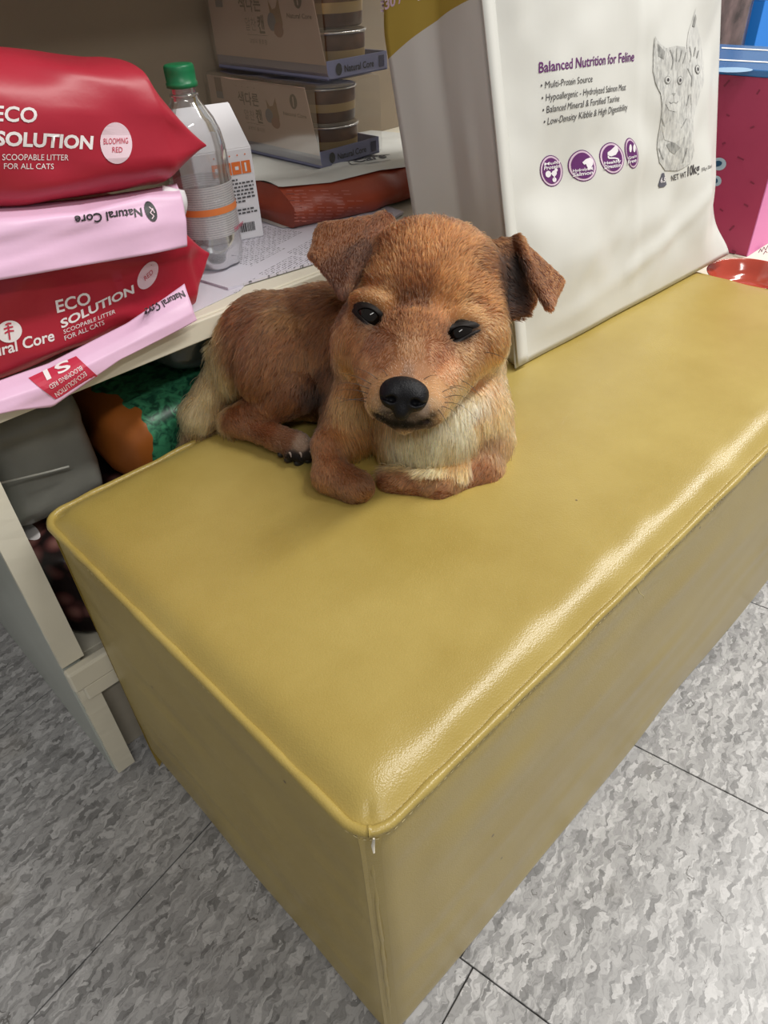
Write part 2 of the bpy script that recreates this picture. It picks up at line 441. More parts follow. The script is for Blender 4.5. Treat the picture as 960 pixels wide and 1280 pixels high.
box('shelf_board', (-.06, .56, 1.02), (1.075, .945, 1.045), M_white, SH, .0015)  # upper board out of view, added to shade the back of the shelf

# ================================================================== THE BENCH
def leather():
    m = mat('mustard_leatherette', (.46, .345, .085), .36, .5); N, L, b = nodes(m)
    tc = N.new('ShaderNodeTexCoord')
    n = N.new('ShaderNodeTexNoise'); n.inputs['Scale'].default_value = 7; n.inputs['Detail'].default_value = 6; n.inputs['Roughness'].default_value = .6
    L.new(tc.outputs['Object'], n.inputs['Vector'])
    cr = N.new('ShaderNodeValToRGB'); e = cr.color_ramp.elements
    e[0].position = .3; e[0].color = (.355, .258, .062, 1); e[1].position = .7; e[1].color = (.435, .330, .095, 1)
    L.new(n.outputs['Fac'], cr.inputs[0])
    # scattered small dark nicks
    v = N.new('ShaderNodeTexVoronoi'); v.inputs['Scale'].default_value = 16; L.new(tc.outputs['Object'], v.inputs['Vector'])
    c = N.new('ShaderNodeMath'); c.operation = 'LESS_THAN'; c.inputs[1].default_value = .028; L.new(v.outputs['Distance'], c.inputs[0])
    mx = N.new('ShaderNodeMix'); mx.data_type = 'RGBA'; mx.inputs[7].default_value = (.12, .075, .03, 1)
    L.new(c.outputs[0], mx.inputs[0]); L.new(cr.outputs[0], mx.inputs[6]); L.new(mx.outputs[2], b.inputs['Base Color'])
    g = N.new('ShaderNodeTexVoronoi'); g.inputs['Scale'].default_value = 750; L.new(tc.outputs['Object'], g.inputs['Vector'])
    g2 = N.new('ShaderNodeTexNoise'); g2.inputs['Scale'].default_value = 420; g2.inputs['Detail'].default_value = 3; L.new(tc.outputs['Object'], g2.inputs['Vector'])
    ad = N.new('ShaderNodeMath'); ad.operation = 'ADD'; L.new(g.outputs['Distance'], ad.inputs[0]); L.new(g2.outputs['Fac'], ad.inputs[1])
    bp = N.new('ShaderNodeBump'); bp.inputs['Strength'].default_value = .22; bp.inputs['Distance'].default_value = .0006
    L.new(ad.outputs[0], bp.inputs['Height']); L.new(bp.outputs[0], b.inputs['Normal'])
    rr = N.new('ShaderNodeMapRange'); rr.inputs[3].default_value = .25; rr.inputs[4].default_value = .40
    L.new(n.outputs['Fac'], rr.inputs[0]); L.new(rr.outputs[0], b.inputs['Roughness'])
    return m
M_lea = leather()
M_thread = mat('pale_thread', (.62, .52, .26), .7)
BL, BW, BH = .956, .459, .43
BE = thing('bench', (BL/2, BW/2, 0), 'long mustard yellow leatherette box bench with piped seams under the dog', 'bench')
def seat_z(x, y):
    def prof(e):
        e = np.clip(e, 0, None); return 1-np.exp(-(e/.014)**1.5)
    ex = np.minimum(x, BL-x); ey = np.minimum(y, BW-y)
    p = prof(ex)*prof(ey)
    return BH + .0130*p
def edge_xy(x, y):
    # corners of the seat outline are pulled round a little
    r = .022; cx, cy = min(max(x, r), BL-r), min(max(y, r), BW-r); dx, dy = x-cx, y-cy
    if dx and dy:
        m = max(abs(dx), abs(dy)); l = math.hypot(dx, dy)
        return cx+dx*m/l, cy+dy*m/l
    return x, y
def tgrid(n, c):                           # dense near both ends
    t = np.linspace(-1, 1, n); return .5+.5*np.sign(t)*(1-(1-np.abs(t))**c)
xs, ys = BL*tgrid(150, 1.6), BW*tgrid(90, 1.6)
v = []
for x in xs:
    for y in ys:
        z = float(seat_z(x, y)); k = min(1, min(x, BL-x, y, BW-y)/.03)
        z += k*(.0016*nz(x, y, 0, 6, 3) + .0006*nz(x, y, 0, 22, 4))
        e = min(y, .05)
        if y < .06: z += .0009*nz(x, y*2, 0, 30, 9)*math.sin(math.pi*y/.06)      # puckers along the front roll
        px, py = edge_xy(x, y)
        v.append((px, py, z))
seat = mesh('seat', v, grid_faces(len(xs), len(ys)), M_lea, BE)
# side panels: grids that bulge a little and tuck under at the bottom
def side(a, b, nrm, seed):
    a, b, nrm = map(np.array, (a, b, nrm)); L_ = np.linalg.norm(b-a); r = .022
    vs = []; nu, nv = 90, 46
    for i in range(nu):
        for j in range(nv):
            u, w = i/(nu-1), j/(nv-1); z = .006 + (BH-.006)*w
            p = a+(b-a)*u
            s = min(u, 1-u)*L_
            inn = (r - math.sqrt(max(0, r*r-(r-s)**2)))*.42 if s < r else 0
            bul = .0035*math.sin(math.pi*min(1, w*1.02))*min(1, s/.06) + .0016*nz(p[0]+p[1], z, seed, 9)*min(1, s/.05) \
                + .0014*nz((p[0]+p[1])*.5, z*3, seed+2, 14)*min(1, s/.05)
            if w > .93: bul += -.0025*((w-.93)/.07)**2
            tuck = .012*max(0, (.05-z)/.05)**2
            q = p + nrm*(bul-inn-tuck); vs.append((q[0], q[1], z))
    f = grid_faces(nu, nv)
    return mesh('side_panel', vs, f, M_lea, BE)
side((0, 0), (BL, 0), (0, -1), 1); side((BL, BW), (0, BW), (0, 1), 2)
side((0, BW), (0, 0), (-1, 0), 3); side((BL, 0), (BL, BW), (1, 0), 4)
box('base_board', (.02, .02, .001), (BL-.02, BW-.02, .012), M_bed, BE, 0)
# piping round the seat
def outline(n, off=0., r=.022):
    P = []
    for (x0, y0), (x1, y1) in [((0, 0), (BL, 0)), ((BL, 0), (BL, BW)), ((BL, BW), (0, BW)), ((0, BW), (0, 0))]:
        m = int(n*math.hypot(x1-x0, y1-y0))
        for k in range(m): P.append((x0+(x1-x0)*k/m, y0+(y1-y0)*k/m))
    out = []
    for x, y in P:
        px, py = edge_xy(x, y); cx, cy = BL/2, BW/2
        nx = (-1 if px < .012 else 1 if px > BL-.012 else 0); ny = (-1 if py < .012 else 1 if py > BW-.012 else 0)
        out.append((px+nx*off, py+ny*off))
    return out
pp = outline(260, .0010)
pv, pf = tube_data([(x, y, BH-.0005+.0008*nz(x, y, 0, 40, 8)) for x, y in pp+pp[:1]], [.0037+.0005*nz(x, y, 1, 55, 2) for x, y in pp+pp[:1]], 8)
mesh('piping', pv, pf, M_lea, BE)
# running stitch under the piping: tiny, many, one part
sp = outline(300, .0020); sv, sf = [], []
for k in range(0, len(sp)-1, 2):
    (x0, y0), (x1, y1) = sp[k], sp[k+1]
    if math.hypot(x1-x0, y1-y0) > .006: continue
    a, b_ = tube_data([(x0, y0, BH-.0085), ((x0+x1)/2, (y0+y1)/2, BH-.0083), (x1, y1, BH-.0085)], [.0003, .00055, .0003], 4)
    o_ = len(sv); sv += a; sf += [tuple(q+o_ for q in f) for f in b_]
so = mesh('stitching', sv, sf, M_thread, BE); so['kind'] = 'stuff'
# upright seam at the near corner, with its pale welt
def corner_seam(cx, cy, sx, sy):
    pts = []
    for k in range(60):
        z = .012+(BH-.016)*k/59; b_ = .0034*math.sin(math.pi*k/59) - .016*max(0, (.05-z)/.05)**2
        pts.append((cx+sx*(.0062-.6*b_)+.0006*nz(z, 0, cx, 50, 1), cy+sy*(.0062-.6*b_), z))
    tube('corner_seam', pts, [.0019+.0004*nz(p[2], 0, 0, 90, 3) for p in pts], M_lea, BE, 6)
for c in ((0, 0, 1, 1), (BL, 0, -1, 1), (0, BW, 1, -1), (BL, BW, -1, -1)): corner_seam(*c)
tube('seam_knot', [(.0035, -.0015, BH+.003), (.0015, -.0022, BH-.002), (.002, -.0018, BH-.012)], [.0008, .0012, .0007], mat('white_thread', (.75, .7, .58), .7), BE, 6)
q = on(1, -.003, 795, 733)
tube('loose_thread', [q, q+np.array([.001, -.004, -.006]), q+np.array([.006, -.006, -.012]), q+np.array([.010, -.005, -.018])], [.0005, .0005, .0004, .0005], M_thread, BE, 5)
# ================================================================== THE DOG
HD = .685                                   # depth of the head's centre plane
PX = HD/F                                   # one photograph pixel at that depth, in metres
def Hp(x, y, dz): return W(x, y, HD-dz*PX)  # head point: dz pixels nearer than the centre plane
RIGHT, UP, BACK = RM[:, 0], RM[:, 1], RM[:, 2]
def head_axes(roll):                        # rows: right, up, towards the viewer, rolled clockwise
    a = math.radians(roll); r = math.cos(a)*RIGHT - math.sin(a)*UP; u = math.sin(a)*RIGHT + math.cos(a)*UP
    return np.array([r, u, BACK])
HA = head_axes(10)
TOP = .4415                                 # seat surface under the dog
FD = Field((.10, .10, .35), (.56, .60, .68), .0022)
def cone(p, q, rp, rq, k=10):               # (x, y, depth) ends, radii in pixels at their own depth
    FD.cone(W(*p), W(*q), rp*p[2]/F, rq*q[2]/F, k*PX)
def ell(p, r, roll=0, k=10, axes=None):
    s = p[2]/F; FD.ell(W(*p), np.array(r)*s, head_axes(roll) if axes is None else axes, k*PX)
# --- trunk: chest, ribs, loin, rump
ell((535, 505, .745), (82, 90, 80), 0, 12)
ell((546, 545, .722), (76, 62, 62), 0, 26)
cone((520, 455, .755), (415, 430, .772), 80, 66, 30)
cone((415, 430, .772), (345, 424, .776), 66, 56, 30)
cone((440, 470, .757), (370, 475, .762), 58, 48, 24)
ell((316, 440, .778), (48, 62, 54), 10, 24)
# shoulders, neck
cone((560, 440, .738), (545, 380, .715), 70, 64, 30)
ell((598, 520, .725), (36, 68, 48), -6, 24)
ell((440, 515, .727), (36, 58, 48), 10, 22)
# --- near hind leg: thigh, shank, foot
ell((346, 446, .731), (48, 63, 33), 20, 4)
cone((374, 488, .728), (305, 525, .753), 28, 21, 6)
cone((294, 527, .755), (345, 547, .732), 17, 14, 7)
cone((345, 547, .732), (372, 557, .722), 16, 18, 7)
for dx, dy in ((362, 567), (375, 570), (387, 566)): ell((dx, dy, .716), (8.5, 9, 9), 0, 4)
# --- near foreleg, folded: upper arm, forearm and paw turned inwards
cone((428, 540, .712), (410, 558, .700), 30, 22, 10)
cone((409, 556, .697), (414, 592, .683), 19, 20, 7)
cone((414, 594, .681), (442, 609, .674), 24, 22, 6)
ell((447, 608, .671), (21, 19, 22), 10, 6)
# --- far foreleg tucked under the chest
cone((606, 555, .717), (603, 589, .700), 27, 22, 16)
cone((602, 590, .698), (548, 609, .680), 22, 20, 14)
cone((548, 609, .680), (488, 602, .684), 20, 16, 10)
# everything so far rests on the seat
z = FD.ax[2][None, None, :]
FD.D = np.maximum(FD.D, TOP-z)
yy_ = FD.ax[1][None, :, None]
FD.D = np.where(z > .522, np.maximum(FD.D, yy_-.4700), FD.D)
# --- tail over the back edge
cone((288, 465, .782), (256, 512, .785), 26, 22, 14)
cone((256, 512, .785), (238, 560, .803), 21, 10, 8)
# --- head
def hc(p, q, rp, rq, k=10): FD.cone(Hp(*p), Hp(*q), rp*PX, rq*PX, k*PX)
def he(p, r, roll=10, k=10): FD.ell(Hp(*p), np.array(r)*PX, head_axes(roll), k*PX)
he((536, 368, -8), (92, 84, 82), 10, 12)
he((545, 330, -6), (76, 48, 66), 10, 22)
he((452, 418, 2), (34, 52, 46), 14, 22)
he((600, 420, -2), (35, 46, 44), 2, 22)
hc((468, 415, 26), (488, 494, 74), 38, 27, 16)       # the face narrows in a wedge to the muzzle
hc((580, 428, 22), (530, 502, 72), 40, 28, 16)
hc((520, 428, 46), (507, 490, 88), 46, 29, 18)       # muzzle
he((486, 504, 72), (24, 22, 28), 10, 10); he((529, 509, 71), (25, 22, 28), 10, 10)   # upper lips
hc((512, 482, 30), (505, 523, 72), 40, 17, 10)       # lower jaw
he((468, 377, 46), (26, 12, 16), 16, 14)             # brows
he((570, 399, 44), (26, 12, 16), 2, 14)
def march(x, y):                            # first skin point along a line of sight, before the sockets are cut
    ts = np.arange(.50, .80, .0005); P = CAM+ts[:, None]*ray(x, y)
    I = np.round((P-FD.org)/FD.h).astype(int); ok = ((I >= 0) & (I < FD.n)).all(1); I[~ok] = 0
    v = np.where(ok, FD.D[tuple(I.T)], 1); k = np.argmax(v < 0); return P[k]
ER = 20*PX; eye_cs = []; lid_pts = []
for ex, ey, tl in ((463, 396, 34), (573, 417, -22)):
    h = march(ex, ey); r = ray(ex, ey); r = r/np.linalg.norm(r); eye_cs.append(h+r*ER*1.06)
    FD.ell(h, np.array([15.5, 8, 10])*PX, head_axes(tl), 4*PX, 'cut')
# mouth line carved in
def carve(pts, r, k=3):
    for p, q in zip(pts[:-1], pts[1:]): FD.cone(Hp(*p), Hp(*q), r*PX, r*PX, k*PX, 'cut')
carve([(470, 516, 84), (486, 527, 92), (506, 531, 97), (525, 529, 92), (543, 519, 82)], 2.6)
# ears
def et(a, b, c, r=5.0, k=6): FD.tri(Hp(*a), Hp(*b), Hp(*c), r*PX, k*PX)
et((398, 290, 6), (478, 274, 2), (392, 318, 14)); et((392, 318, 16), (478, 274, 4), (428, 366, 36)); et((478, 274, 4), (442, 318, 26), (428, 366, 36))
et((405, 284, 2), (482, 276, -4), (462, 330, -8), 6, 10); et((482, 276, -4), (462, 330, -8), (500, 310, -20), 7, 12)
et((602, 306, -12), (650, 300, -34), (662, 372, -46), 5, 10); et((602, 306, -12), (662, 372, -46), (622, 398, -16), 6, 10)
et((662, 372, -46), (622, 398, -16), (655, 392, -34), 5, 6)
et((646, 299, -26), (701, 350, -26), (686, 382, -4), 4.4); et((646, 299, -26), (686, 382, -4), (666, 352, -10), 4.4)
FD.smooth(1)
DV, DF = surface_nets(FD.D, FD.org, FD.h)
# keep the one connected skin
import collections
def largest(V, Fc):
    par = np.arange(len(V))
    for _ in range(60):
        m = par[Fc].min(1); new = par.copy()
        for k in range(4): np.minimum.at(new, Fc[:, k], m)
        new = new[new]
        if (new == par).all(): break
        par = new
    for _ in range(400):
        m = par[Fc].min(1); new = par.copy()
        for k in range(4): np.minimum.at(new, Fc[:, k], m)
        new = new[new]
        if (new == par).all(): break
        par = new
    lab, cnt = np.unique(par, return_counts=True); keep = par == lab[cnt.argmax()]
    idx = -np.ones(len(V), int); idx[keep] = np.arange(keep.sum())
    return V[keep], idx[Fc[keep[Fc].all(1)]]
DV, DF = largest(DV, DF)
DOG = thing('dog', (.30, .30, TOP), 'small reddish brown puppy lying on the yellow bench', 'dog')

# --- colour, lie and length of the coat, given at points over the body
S = lambda r, g, b: tuple((((c/255)+.055)/1.055)**2.4 if c > 10 else c/3294 for c in (r, g, b))
# x, y, depth-or-dz, flow dx, dy, length mm, colour
rust, tan, cream, dark, grey = (158, 88, 42), (196, 128, 70), (232, 206, 158), (92, 48, 22), (120, 104, 92)
HC = [  # head points (dz)
 (515, 440, 88, 0, -1, 6, (188, 128, 82)), (510, 468, 105, 0, -1, 5.5, (150, 112, 86)), (506, 478, 110, 0, -1, 5, (120, 92, 76)),
 (518, 405, 76, 0, -1, 8, (150, 88, 45)), (517, 375, 78, 0, -1, 10, (112, 62, 28)), (520, 345, 74, .05, -1, 11, (150, 86, 42)), (530, 310, 55, .1, -1, 12, (176, 104, 54)),
 (545, 280, 10, .1, -1, 12, (176, 104, 54)), (590, 295, 10, .5, -.7, 12, (176, 108, 58)), (495, 285, 10, -.3, -.9, 12, (168, 98, 50)),
 (478, 340, 60, -.4, -.9, 11, (186, 116, 62)), (570, 345, 60, .4, -.8, 11, (190, 120, 66)), (600, 365, 40, .8, -.4, 11, (180, 110, 60)),
 (470, 372, 60, -.6, -.6, 8, (205, 138, 80)), (585, 395, 52, .8, -.3, 8, (210, 145, 86)), (560, 385, 64, .4, -.8, 9, (196, 126, 70)), (445, 365, 40, -.8, -.2, 8, (190, 120, 66)),
 (495, 400, 70, -.2, -.9, 7, (150, 88, 46)), (545, 410, 70, .3, -.8, 7, (150, 88, 46)),
 (445, 420, 50, -.6, .7, 9, (176, 112, 62)), (428, 440, 20, -.5, .9, 13, (188, 126, 74)), (440, 470, 40, -.6, .8, 12, (196, 138, 88)), (470, 430, 66, -.5, .8, 6, (128, 72, 38)),
 (480, 450, 76, -.5, .8, 5, (165, 102, 60)), (455, 455, 60, -.6, .7, 8, (176, 112, 64)),
 (548, 445, 72, .6, .6, 6, (170, 98, 56)), (560, 465, 70, .7, .6, 6, (205, 140, 92)), (590, 440, 56, .8, .5, 9, (196, 132, 80)), (620, 430, 30, .7, .6, 14, (186, 120, 66)),
 (610, 465, 30, .6, .8, 12, (216, 168, 116)), (630, 470, 0, .5, .8, 13, (214, 172, 122)), (590, 480, 50, .6, .8, 12, (205, 146, 96)),
 (465, 485, 90, -.9, .3, 4, (200, 152, 106)), (450, 500, 60, -.8, .6, 7, (205, 158, 110)), (550, 490, 90, .9, .3, 4, (216, 164, 116)), (565, 500, 60, .8, .5, 7, (216, 166, 116)),
 (474, 500, 96, -.7, .6, 4, (196, 156, 116)), (482, 508, 96, -.7, .6, 3, (150, 134, 120)), (530, 512, 98, .7, .6, 3, (176, 154, 138)), (543, 508, 98, .7, .6, 4, (210, 168, 126)), (484, 480, 98, -.6, -.3, 4, (200, 150, 104)), (530, 484, 98, .6, -.3, 4, (206, 154, 106)), (524, 470, 100, .3, -.8, 4, (176, 126, 90)), (494, 466, 100, -.3, -.8, 4, (180, 128, 90)), (500, 522, 104, 0, 1, 2.5, (64, 56, 54)), (485, 518, 96, -.4, .9, 3, (84, 74, 70)), (520, 523, 98, .4, .9, 3, (110, 96, 88)),
 (506, 532, 92, 0, 1, 3, (40, 34, 32)), (488, 530, 84, -.4, .9, 3, (60, 50, 46)), (524, 532, 84, .4, .9, 3, (74, 60, 54)), (505, 540, 80, 0, 1, 6, (150, 120, 92)),
 # ears
 (400, 300, 22, -.2, .9, 6, (146, 84, 44)), (440, 290, 16, -.2, .9, 6, (140, 78, 40)), (425, 340, 38, 0, 1, 5, (104, 58, 34)), (428, 370, 42, 0, 1, 6, (96, 52, 30)), (465, 280, 8, -.4, .8, 7, (120, 66, 34)), (450, 310, 22, -.2, 1, 6, (92, 50, 26)),
 (690, 350, -14, .6, .8, 6, (146, 78, 38)), (665, 310, -20, .7, .7, 6, (140, 74, 36)), (685, 375, 0, .5, .9, 7, (140, 78, 46)), (676, 350, -8, .5, .9, 6, (120, 62, 30)),
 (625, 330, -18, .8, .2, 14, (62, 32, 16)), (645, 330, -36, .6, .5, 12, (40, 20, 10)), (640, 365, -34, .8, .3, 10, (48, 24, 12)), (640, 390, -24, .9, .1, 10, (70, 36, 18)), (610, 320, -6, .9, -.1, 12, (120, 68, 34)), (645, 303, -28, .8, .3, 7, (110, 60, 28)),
]
BC = [  # body points (depth)
 (505, 575, .665, 0, 1, 28, (232, 200, 148)), (540, 578, .665, 0, 1, 28, (234, 204, 152)), (575, 578, .67, 0, 1, 24, (214, 170, 118)), (505, 560, .665, 0, 1, 26, (232, 204, 152)), (540, 560, .668, 0, 1, 24, (236, 210, 160)), (570, 560, .672, -.1, 1, 24, (226, 192, 140)), (480, 570, .672, .25, 1, 24, (206, 158, 104)), (470, 560, .675, .3, 1, 22, (188, 132, 80)),
 (440, 545, .69, .35, .9, 20, (178, 114, 64)), (430, 500, .70, 0, 1, 20, (200, 150, 100)), (425, 460, .72, -.1, 1, 18, (196, 142, 92)), (605, 520, .69, -.05, 1, 20, (216, 166, 114)), (625, 500, .70, .1, 1, 20, (206, 152, 100)), (615, 550, .70, 0, 1, 16, (196, 138, 88)), (590, 500, .685, 0, 1, 22, (238, 218, 182)), (575, 520, .68, 0, 1, 24, (236, 210, 168)),
 (480, 610, .675, -1, .2, 5, (158, 92, 50)), (515, 618, .67, -1, .2, 5, (164, 96, 52)), (535, 622, .67, -1, .2, 5, (168, 98, 54)), (570, 620, .67, -1, .3, 5, (170, 100, 56)), (585, 612, .68, -.9, .4, 6, (170, 100, 56)), (505, 602, .67, -.6, .6, 7, (176, 112, 66)), (540, 607, .67, -.5, .8, 8, (186, 126, 78)), (575, 603, .67, -.5, .8, 9, (186, 124, 76)), (600, 585, .69, -.4, .8, 10, (176, 104, 58)), (550, 618, .67, -1, .25, 6, (168, 96, 52)), (500, 612, .675, -1, .1, 5, (160, 92, 50)), (600, 605, .69, -.8, .5, 6, (166, 96, 54)),
 (405, 560, .69, .1, 1, 8, (178, 112, 66)), (410, 590, .675, .1, 1, 7, (164, 100, 56)), (435, 605, .665, .4, .8, 6, (162, 100, 58)), (460, 605, .665, .6, .6, 5, (140, 84, 48)), (430, 625, .67, .5, .7, 5, (140, 86, 50)), (440, 575, .68, .4, .9, 8, (160, 98, 56)),
 (400, 420, .74, -.5, .7, 15, (146, 86, 44)), (400, 370, .77, -.7, .4, 15, (140, 80, 42)), (350, 360, .79, -1, .3, 15, (136, 78, 40)), (310, 385, .79, -.8, .7, 15, (140, 82, 44)), (400, 470, .735, -.5, .6, 15, (130, 76, 38)), (405, 510, .74, -.3, .6, 12, (150, 92, 50)), (396, 490, .75, -.2, .8, 10, (66, 38, 20)), (400, 470, .75, -.3, .8, 11, (96, 56, 28)), (360, 402, .73, -.5, .8, 14, (176, 116, 66)),  # the two darkest points paint shade into the crease between thigh and flank
 (360, 420, .73, -.5, .8, 14, (160, 96, 52)), (385, 450, .73, -.2, 1, 14, (166, 106, 60)), (330, 450, .74, -.5, .9, 14, (160, 98, 54)), (350, 500, .735, -.5, .8, 12, (150, 88, 46)), (300, 450, .77, -.6, .9, 15, (142, 84, 46)), (300, 500, .76, -.4, 1, 12, (150, 90, 50)),
 (292, 530, .76, .5, .8, 6, (150, 86, 46)), (330, 535, .75, .9, .4, 6, (142, 80, 42)), (355, 548, .74, .9, .4, 5, (150, 98, 66)), (378, 556, .73, .8, .6, 3.5, (186, 150, 124)), (385, 570, .73, .6, .8, 2, (60, 48, 42)), (370, 574, .73, .5, .9, 2, (40, 32, 30)),
 (270, 480, .79, -.4, 1, 24, (198, 166, 120)), (255, 510, .79, -.4, 1, 26, (206, 178, 134)), (240, 545, .80, -.4, 1, 22, (150, 118, 88)), (250, 480, .81, -.5, 1, 22, (190, 156, 110)), (280, 510, .79, -.2, 1, 20, (176, 132, 84)), (262, 535, .79, -.3, 1, 24, (168, 130, 92)),
]
dog_tree = BVHTree.FromPolygons([tuple(p) for p in DV], [tuple(map(int, q)) for q in DF])
def hit(x, y):
    h = dog_tree.ray_cast(Vector(CAM), Vector(ray(x, y)).normalized(), 3)
    return np.array(h[0]) if h[0] is not None else None
cp, cf, cl, cc = [], [], [], []
for x, y, dz, fx, fy, ln, c in HC:
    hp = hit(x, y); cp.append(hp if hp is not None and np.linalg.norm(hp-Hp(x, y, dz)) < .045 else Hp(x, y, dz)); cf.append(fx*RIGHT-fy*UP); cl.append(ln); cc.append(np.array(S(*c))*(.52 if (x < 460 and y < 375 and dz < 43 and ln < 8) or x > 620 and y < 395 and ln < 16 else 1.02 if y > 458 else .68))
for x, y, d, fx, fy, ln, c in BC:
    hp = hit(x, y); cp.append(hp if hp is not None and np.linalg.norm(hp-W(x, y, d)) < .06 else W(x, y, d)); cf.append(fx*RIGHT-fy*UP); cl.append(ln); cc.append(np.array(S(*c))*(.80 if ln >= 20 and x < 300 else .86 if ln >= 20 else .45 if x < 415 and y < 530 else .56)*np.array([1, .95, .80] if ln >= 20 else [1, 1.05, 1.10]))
cp, cf, cl, cc = map(np.array, (cp, cf, cl, cc))
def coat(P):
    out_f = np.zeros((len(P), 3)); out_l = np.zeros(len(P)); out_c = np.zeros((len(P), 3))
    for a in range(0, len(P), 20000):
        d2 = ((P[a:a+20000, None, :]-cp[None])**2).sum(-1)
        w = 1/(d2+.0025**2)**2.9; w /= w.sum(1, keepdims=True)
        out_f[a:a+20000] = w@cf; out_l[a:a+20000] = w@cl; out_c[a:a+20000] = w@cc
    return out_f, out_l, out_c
def vnormals(V, Fc):
    n = np.zeros_like(V); fn = np.cross(V[Fc[:, 2]]-V[Fc[:, 0]], V[Fc[:, 3]]-V[Fc[:, 1]])
    for k in range(4): np.add.at(n, Fc[:, k], fn)
    return n/(np.linalg.norm(n, axis=1, keepdims=True)+1e-12), fn
DN, FN = vnormals(DV, DF)
cen = DV.mean(0)
def skin_material():
    m = mat('dog_skin', (.3, .15, .07), .75, .2); N, L, b = nodes(m)
    a = N.new('ShaderNodeAttribute'); a.attribute_name = 'coat'; L.new(a.outputs['Color'], b.inputs['Base Color'])
    return m
body = mesh('body', DV, DF, skin_material(), DOG)

# --- eyes, lids
M_eye = mat('dark_eye', (.006, .004, .003), .07, .35)
M_lid = mat('black_lid_skin', (.010, .007, .006), .6, .2)
EYES = [((463, 396), [(447, 388), (453, 385), (460, 385), (467, 388), (473, 394), (477, 401), (480, 409), (475, 409), (468, 407), (460, 403), (453, 397), (448, 392)]),
        ((574, 416), [(593, 412), (586, 408.5), (578, 407.5), (570, 409.5), (563, 414.5), (557, 421), (552, 428.5), (558, 427.5), (565, 426), (574, 423.5), (583, 419.5), (590, 415)])]
for ((ex, ey), lid), c in zip(EYES, eye_cs):
    bm = bmesh.new(); bmesh.ops.create_uvsphere(bm, u_segments=32, v_segments=20, radius=ER)
    bmesh.ops.translate(bm, verts=bm.verts, vec=Vector(c)); from_bm('eye', bm, M_eye, DOG, True)
    pts = []
    for x, y in lid+lid[:1]:
        d = ray(x, y); d = d/np.linalg.norm(d); oc = CAM-c; b_ = oc@d; disc = b_*b_-(oc@oc-ER*ER)
        t = -b_-math.sqrt(disc) if disc > 0 else -b_-ER*.1
        pts.append(CAM+d*(t-.0009))
    # smooth closed loop
    P_ = np.array(pts[:-1]); Q = []
    for k in range(len(P_)):
        a, b_, c_, d_ = P_[k-1], P_[k], P_[(k+1) % len(P_)], P_[(k+2) % len(P_)]
        for t in (0, .5):
            Q.append(.5*((2*b_)+(-a+c_)*t+(2*a-5*b_+4*c_-d_)*t*t+(-a+3*b_-3*c_+d_)*t**3))
    lid_pts.append(np.array(Q))
    # lid: a dark band of skin from the rim of the eye opening out to the fur
    Q = np.array(Q); cq = Q.mean(0); out = []
    for p in Q:
        o2 = cq+(p-cq)*1.7; d = o2-CAM; d = d/np.linalg.norm(d)
        hb_ = dog_tree.ray_cast(Vector(CAM), Vector(d), 3); t_s = hb_[3] if hb_[0] is not None else np.linalg.norm(o2-CAM)
        oc = CAM-c; b_ = oc@d; disc = b_*b_-(oc@oc-ER*ER)
        if disc > 0: t_s = min(t_s, -b_-math.sqrt(disc)-.0004)
        out.append(CAM+d*(t_s+.0002))
    out = np.array(out); rows = []
    tow = (CAM-cq)/np.linalg.norm(CAM-cq)
    for s_, lf in ((0, -.0012), (.0, .0003), (.06, .0007), (.2, .0009), (.45, .0008), (.75, .0004), (1.0, -.0004)):
        rows.append(Q*(1-s_)+out*s_ + tow*lf)
    mesh('eyelid', np.concatenate(rows), grid_faces(len(rows), len(Q), cv=True), M_lid, DOG)

# --- nose: leather with two nostrils
nc = hit(505, 494); nd = ray(505, 494); nd = nd/np.linalg.norm(nd); nc = nc - nd*.002
NA = head_axes(8); NF = Field(nc-.030, nc+.030, .0009)
def N3(x, y, z): return nc + PX*(x*NA[0]+y*NA[1]+z*NA[2])
NF.ell(N3(0, 4, -4), np.array([27, 17, 17])*PX, NA, .002)
NF.ell(N3(-13, -3, -1), np.array([12.5, 13, 14])*PX, NA, 5*PX); NF.ell(N3(13, -3, -1), np.array([12.5, 13, 14])*PX, NA, 5*PX)
NF.ell(N3(0, -14, -4), np.array([10, 13, 11])*PX, NA, 6*PX)
NF.ell(N3(-13, -8, 12), np.array([5.5, 4, 9])*PX, NA, 3*PX, 'cut'); NF.ell(N3(13, -8, 12), np.array([5.5, 4, 9])*PX, NA, 3*PX, 'cut')
NF.cone(N3(-16, -9, 10), N3(-23, -6, 3), 2.2*PX, 1.6*PX, 2*PX, 'cut'); NF.cone(N3(16, -9, 10), N3(23, -6, 3), 2.2*PX, 1.6*PX, 2*PX, 'cut')
NF.cone(N3(0, -8, 15), N3(0, -30, 10), 1.4*PX, 1.4*PX, 2*PX, 'cut')
nv_, nf_ = surface_nets(NF.D, NF.org, NF.h)
mesh('nose', nv_, nf_, mat('black_nose_leather', (.005, .005, .007), .45, .22, bump=(900, .7, .0008)), DOG)

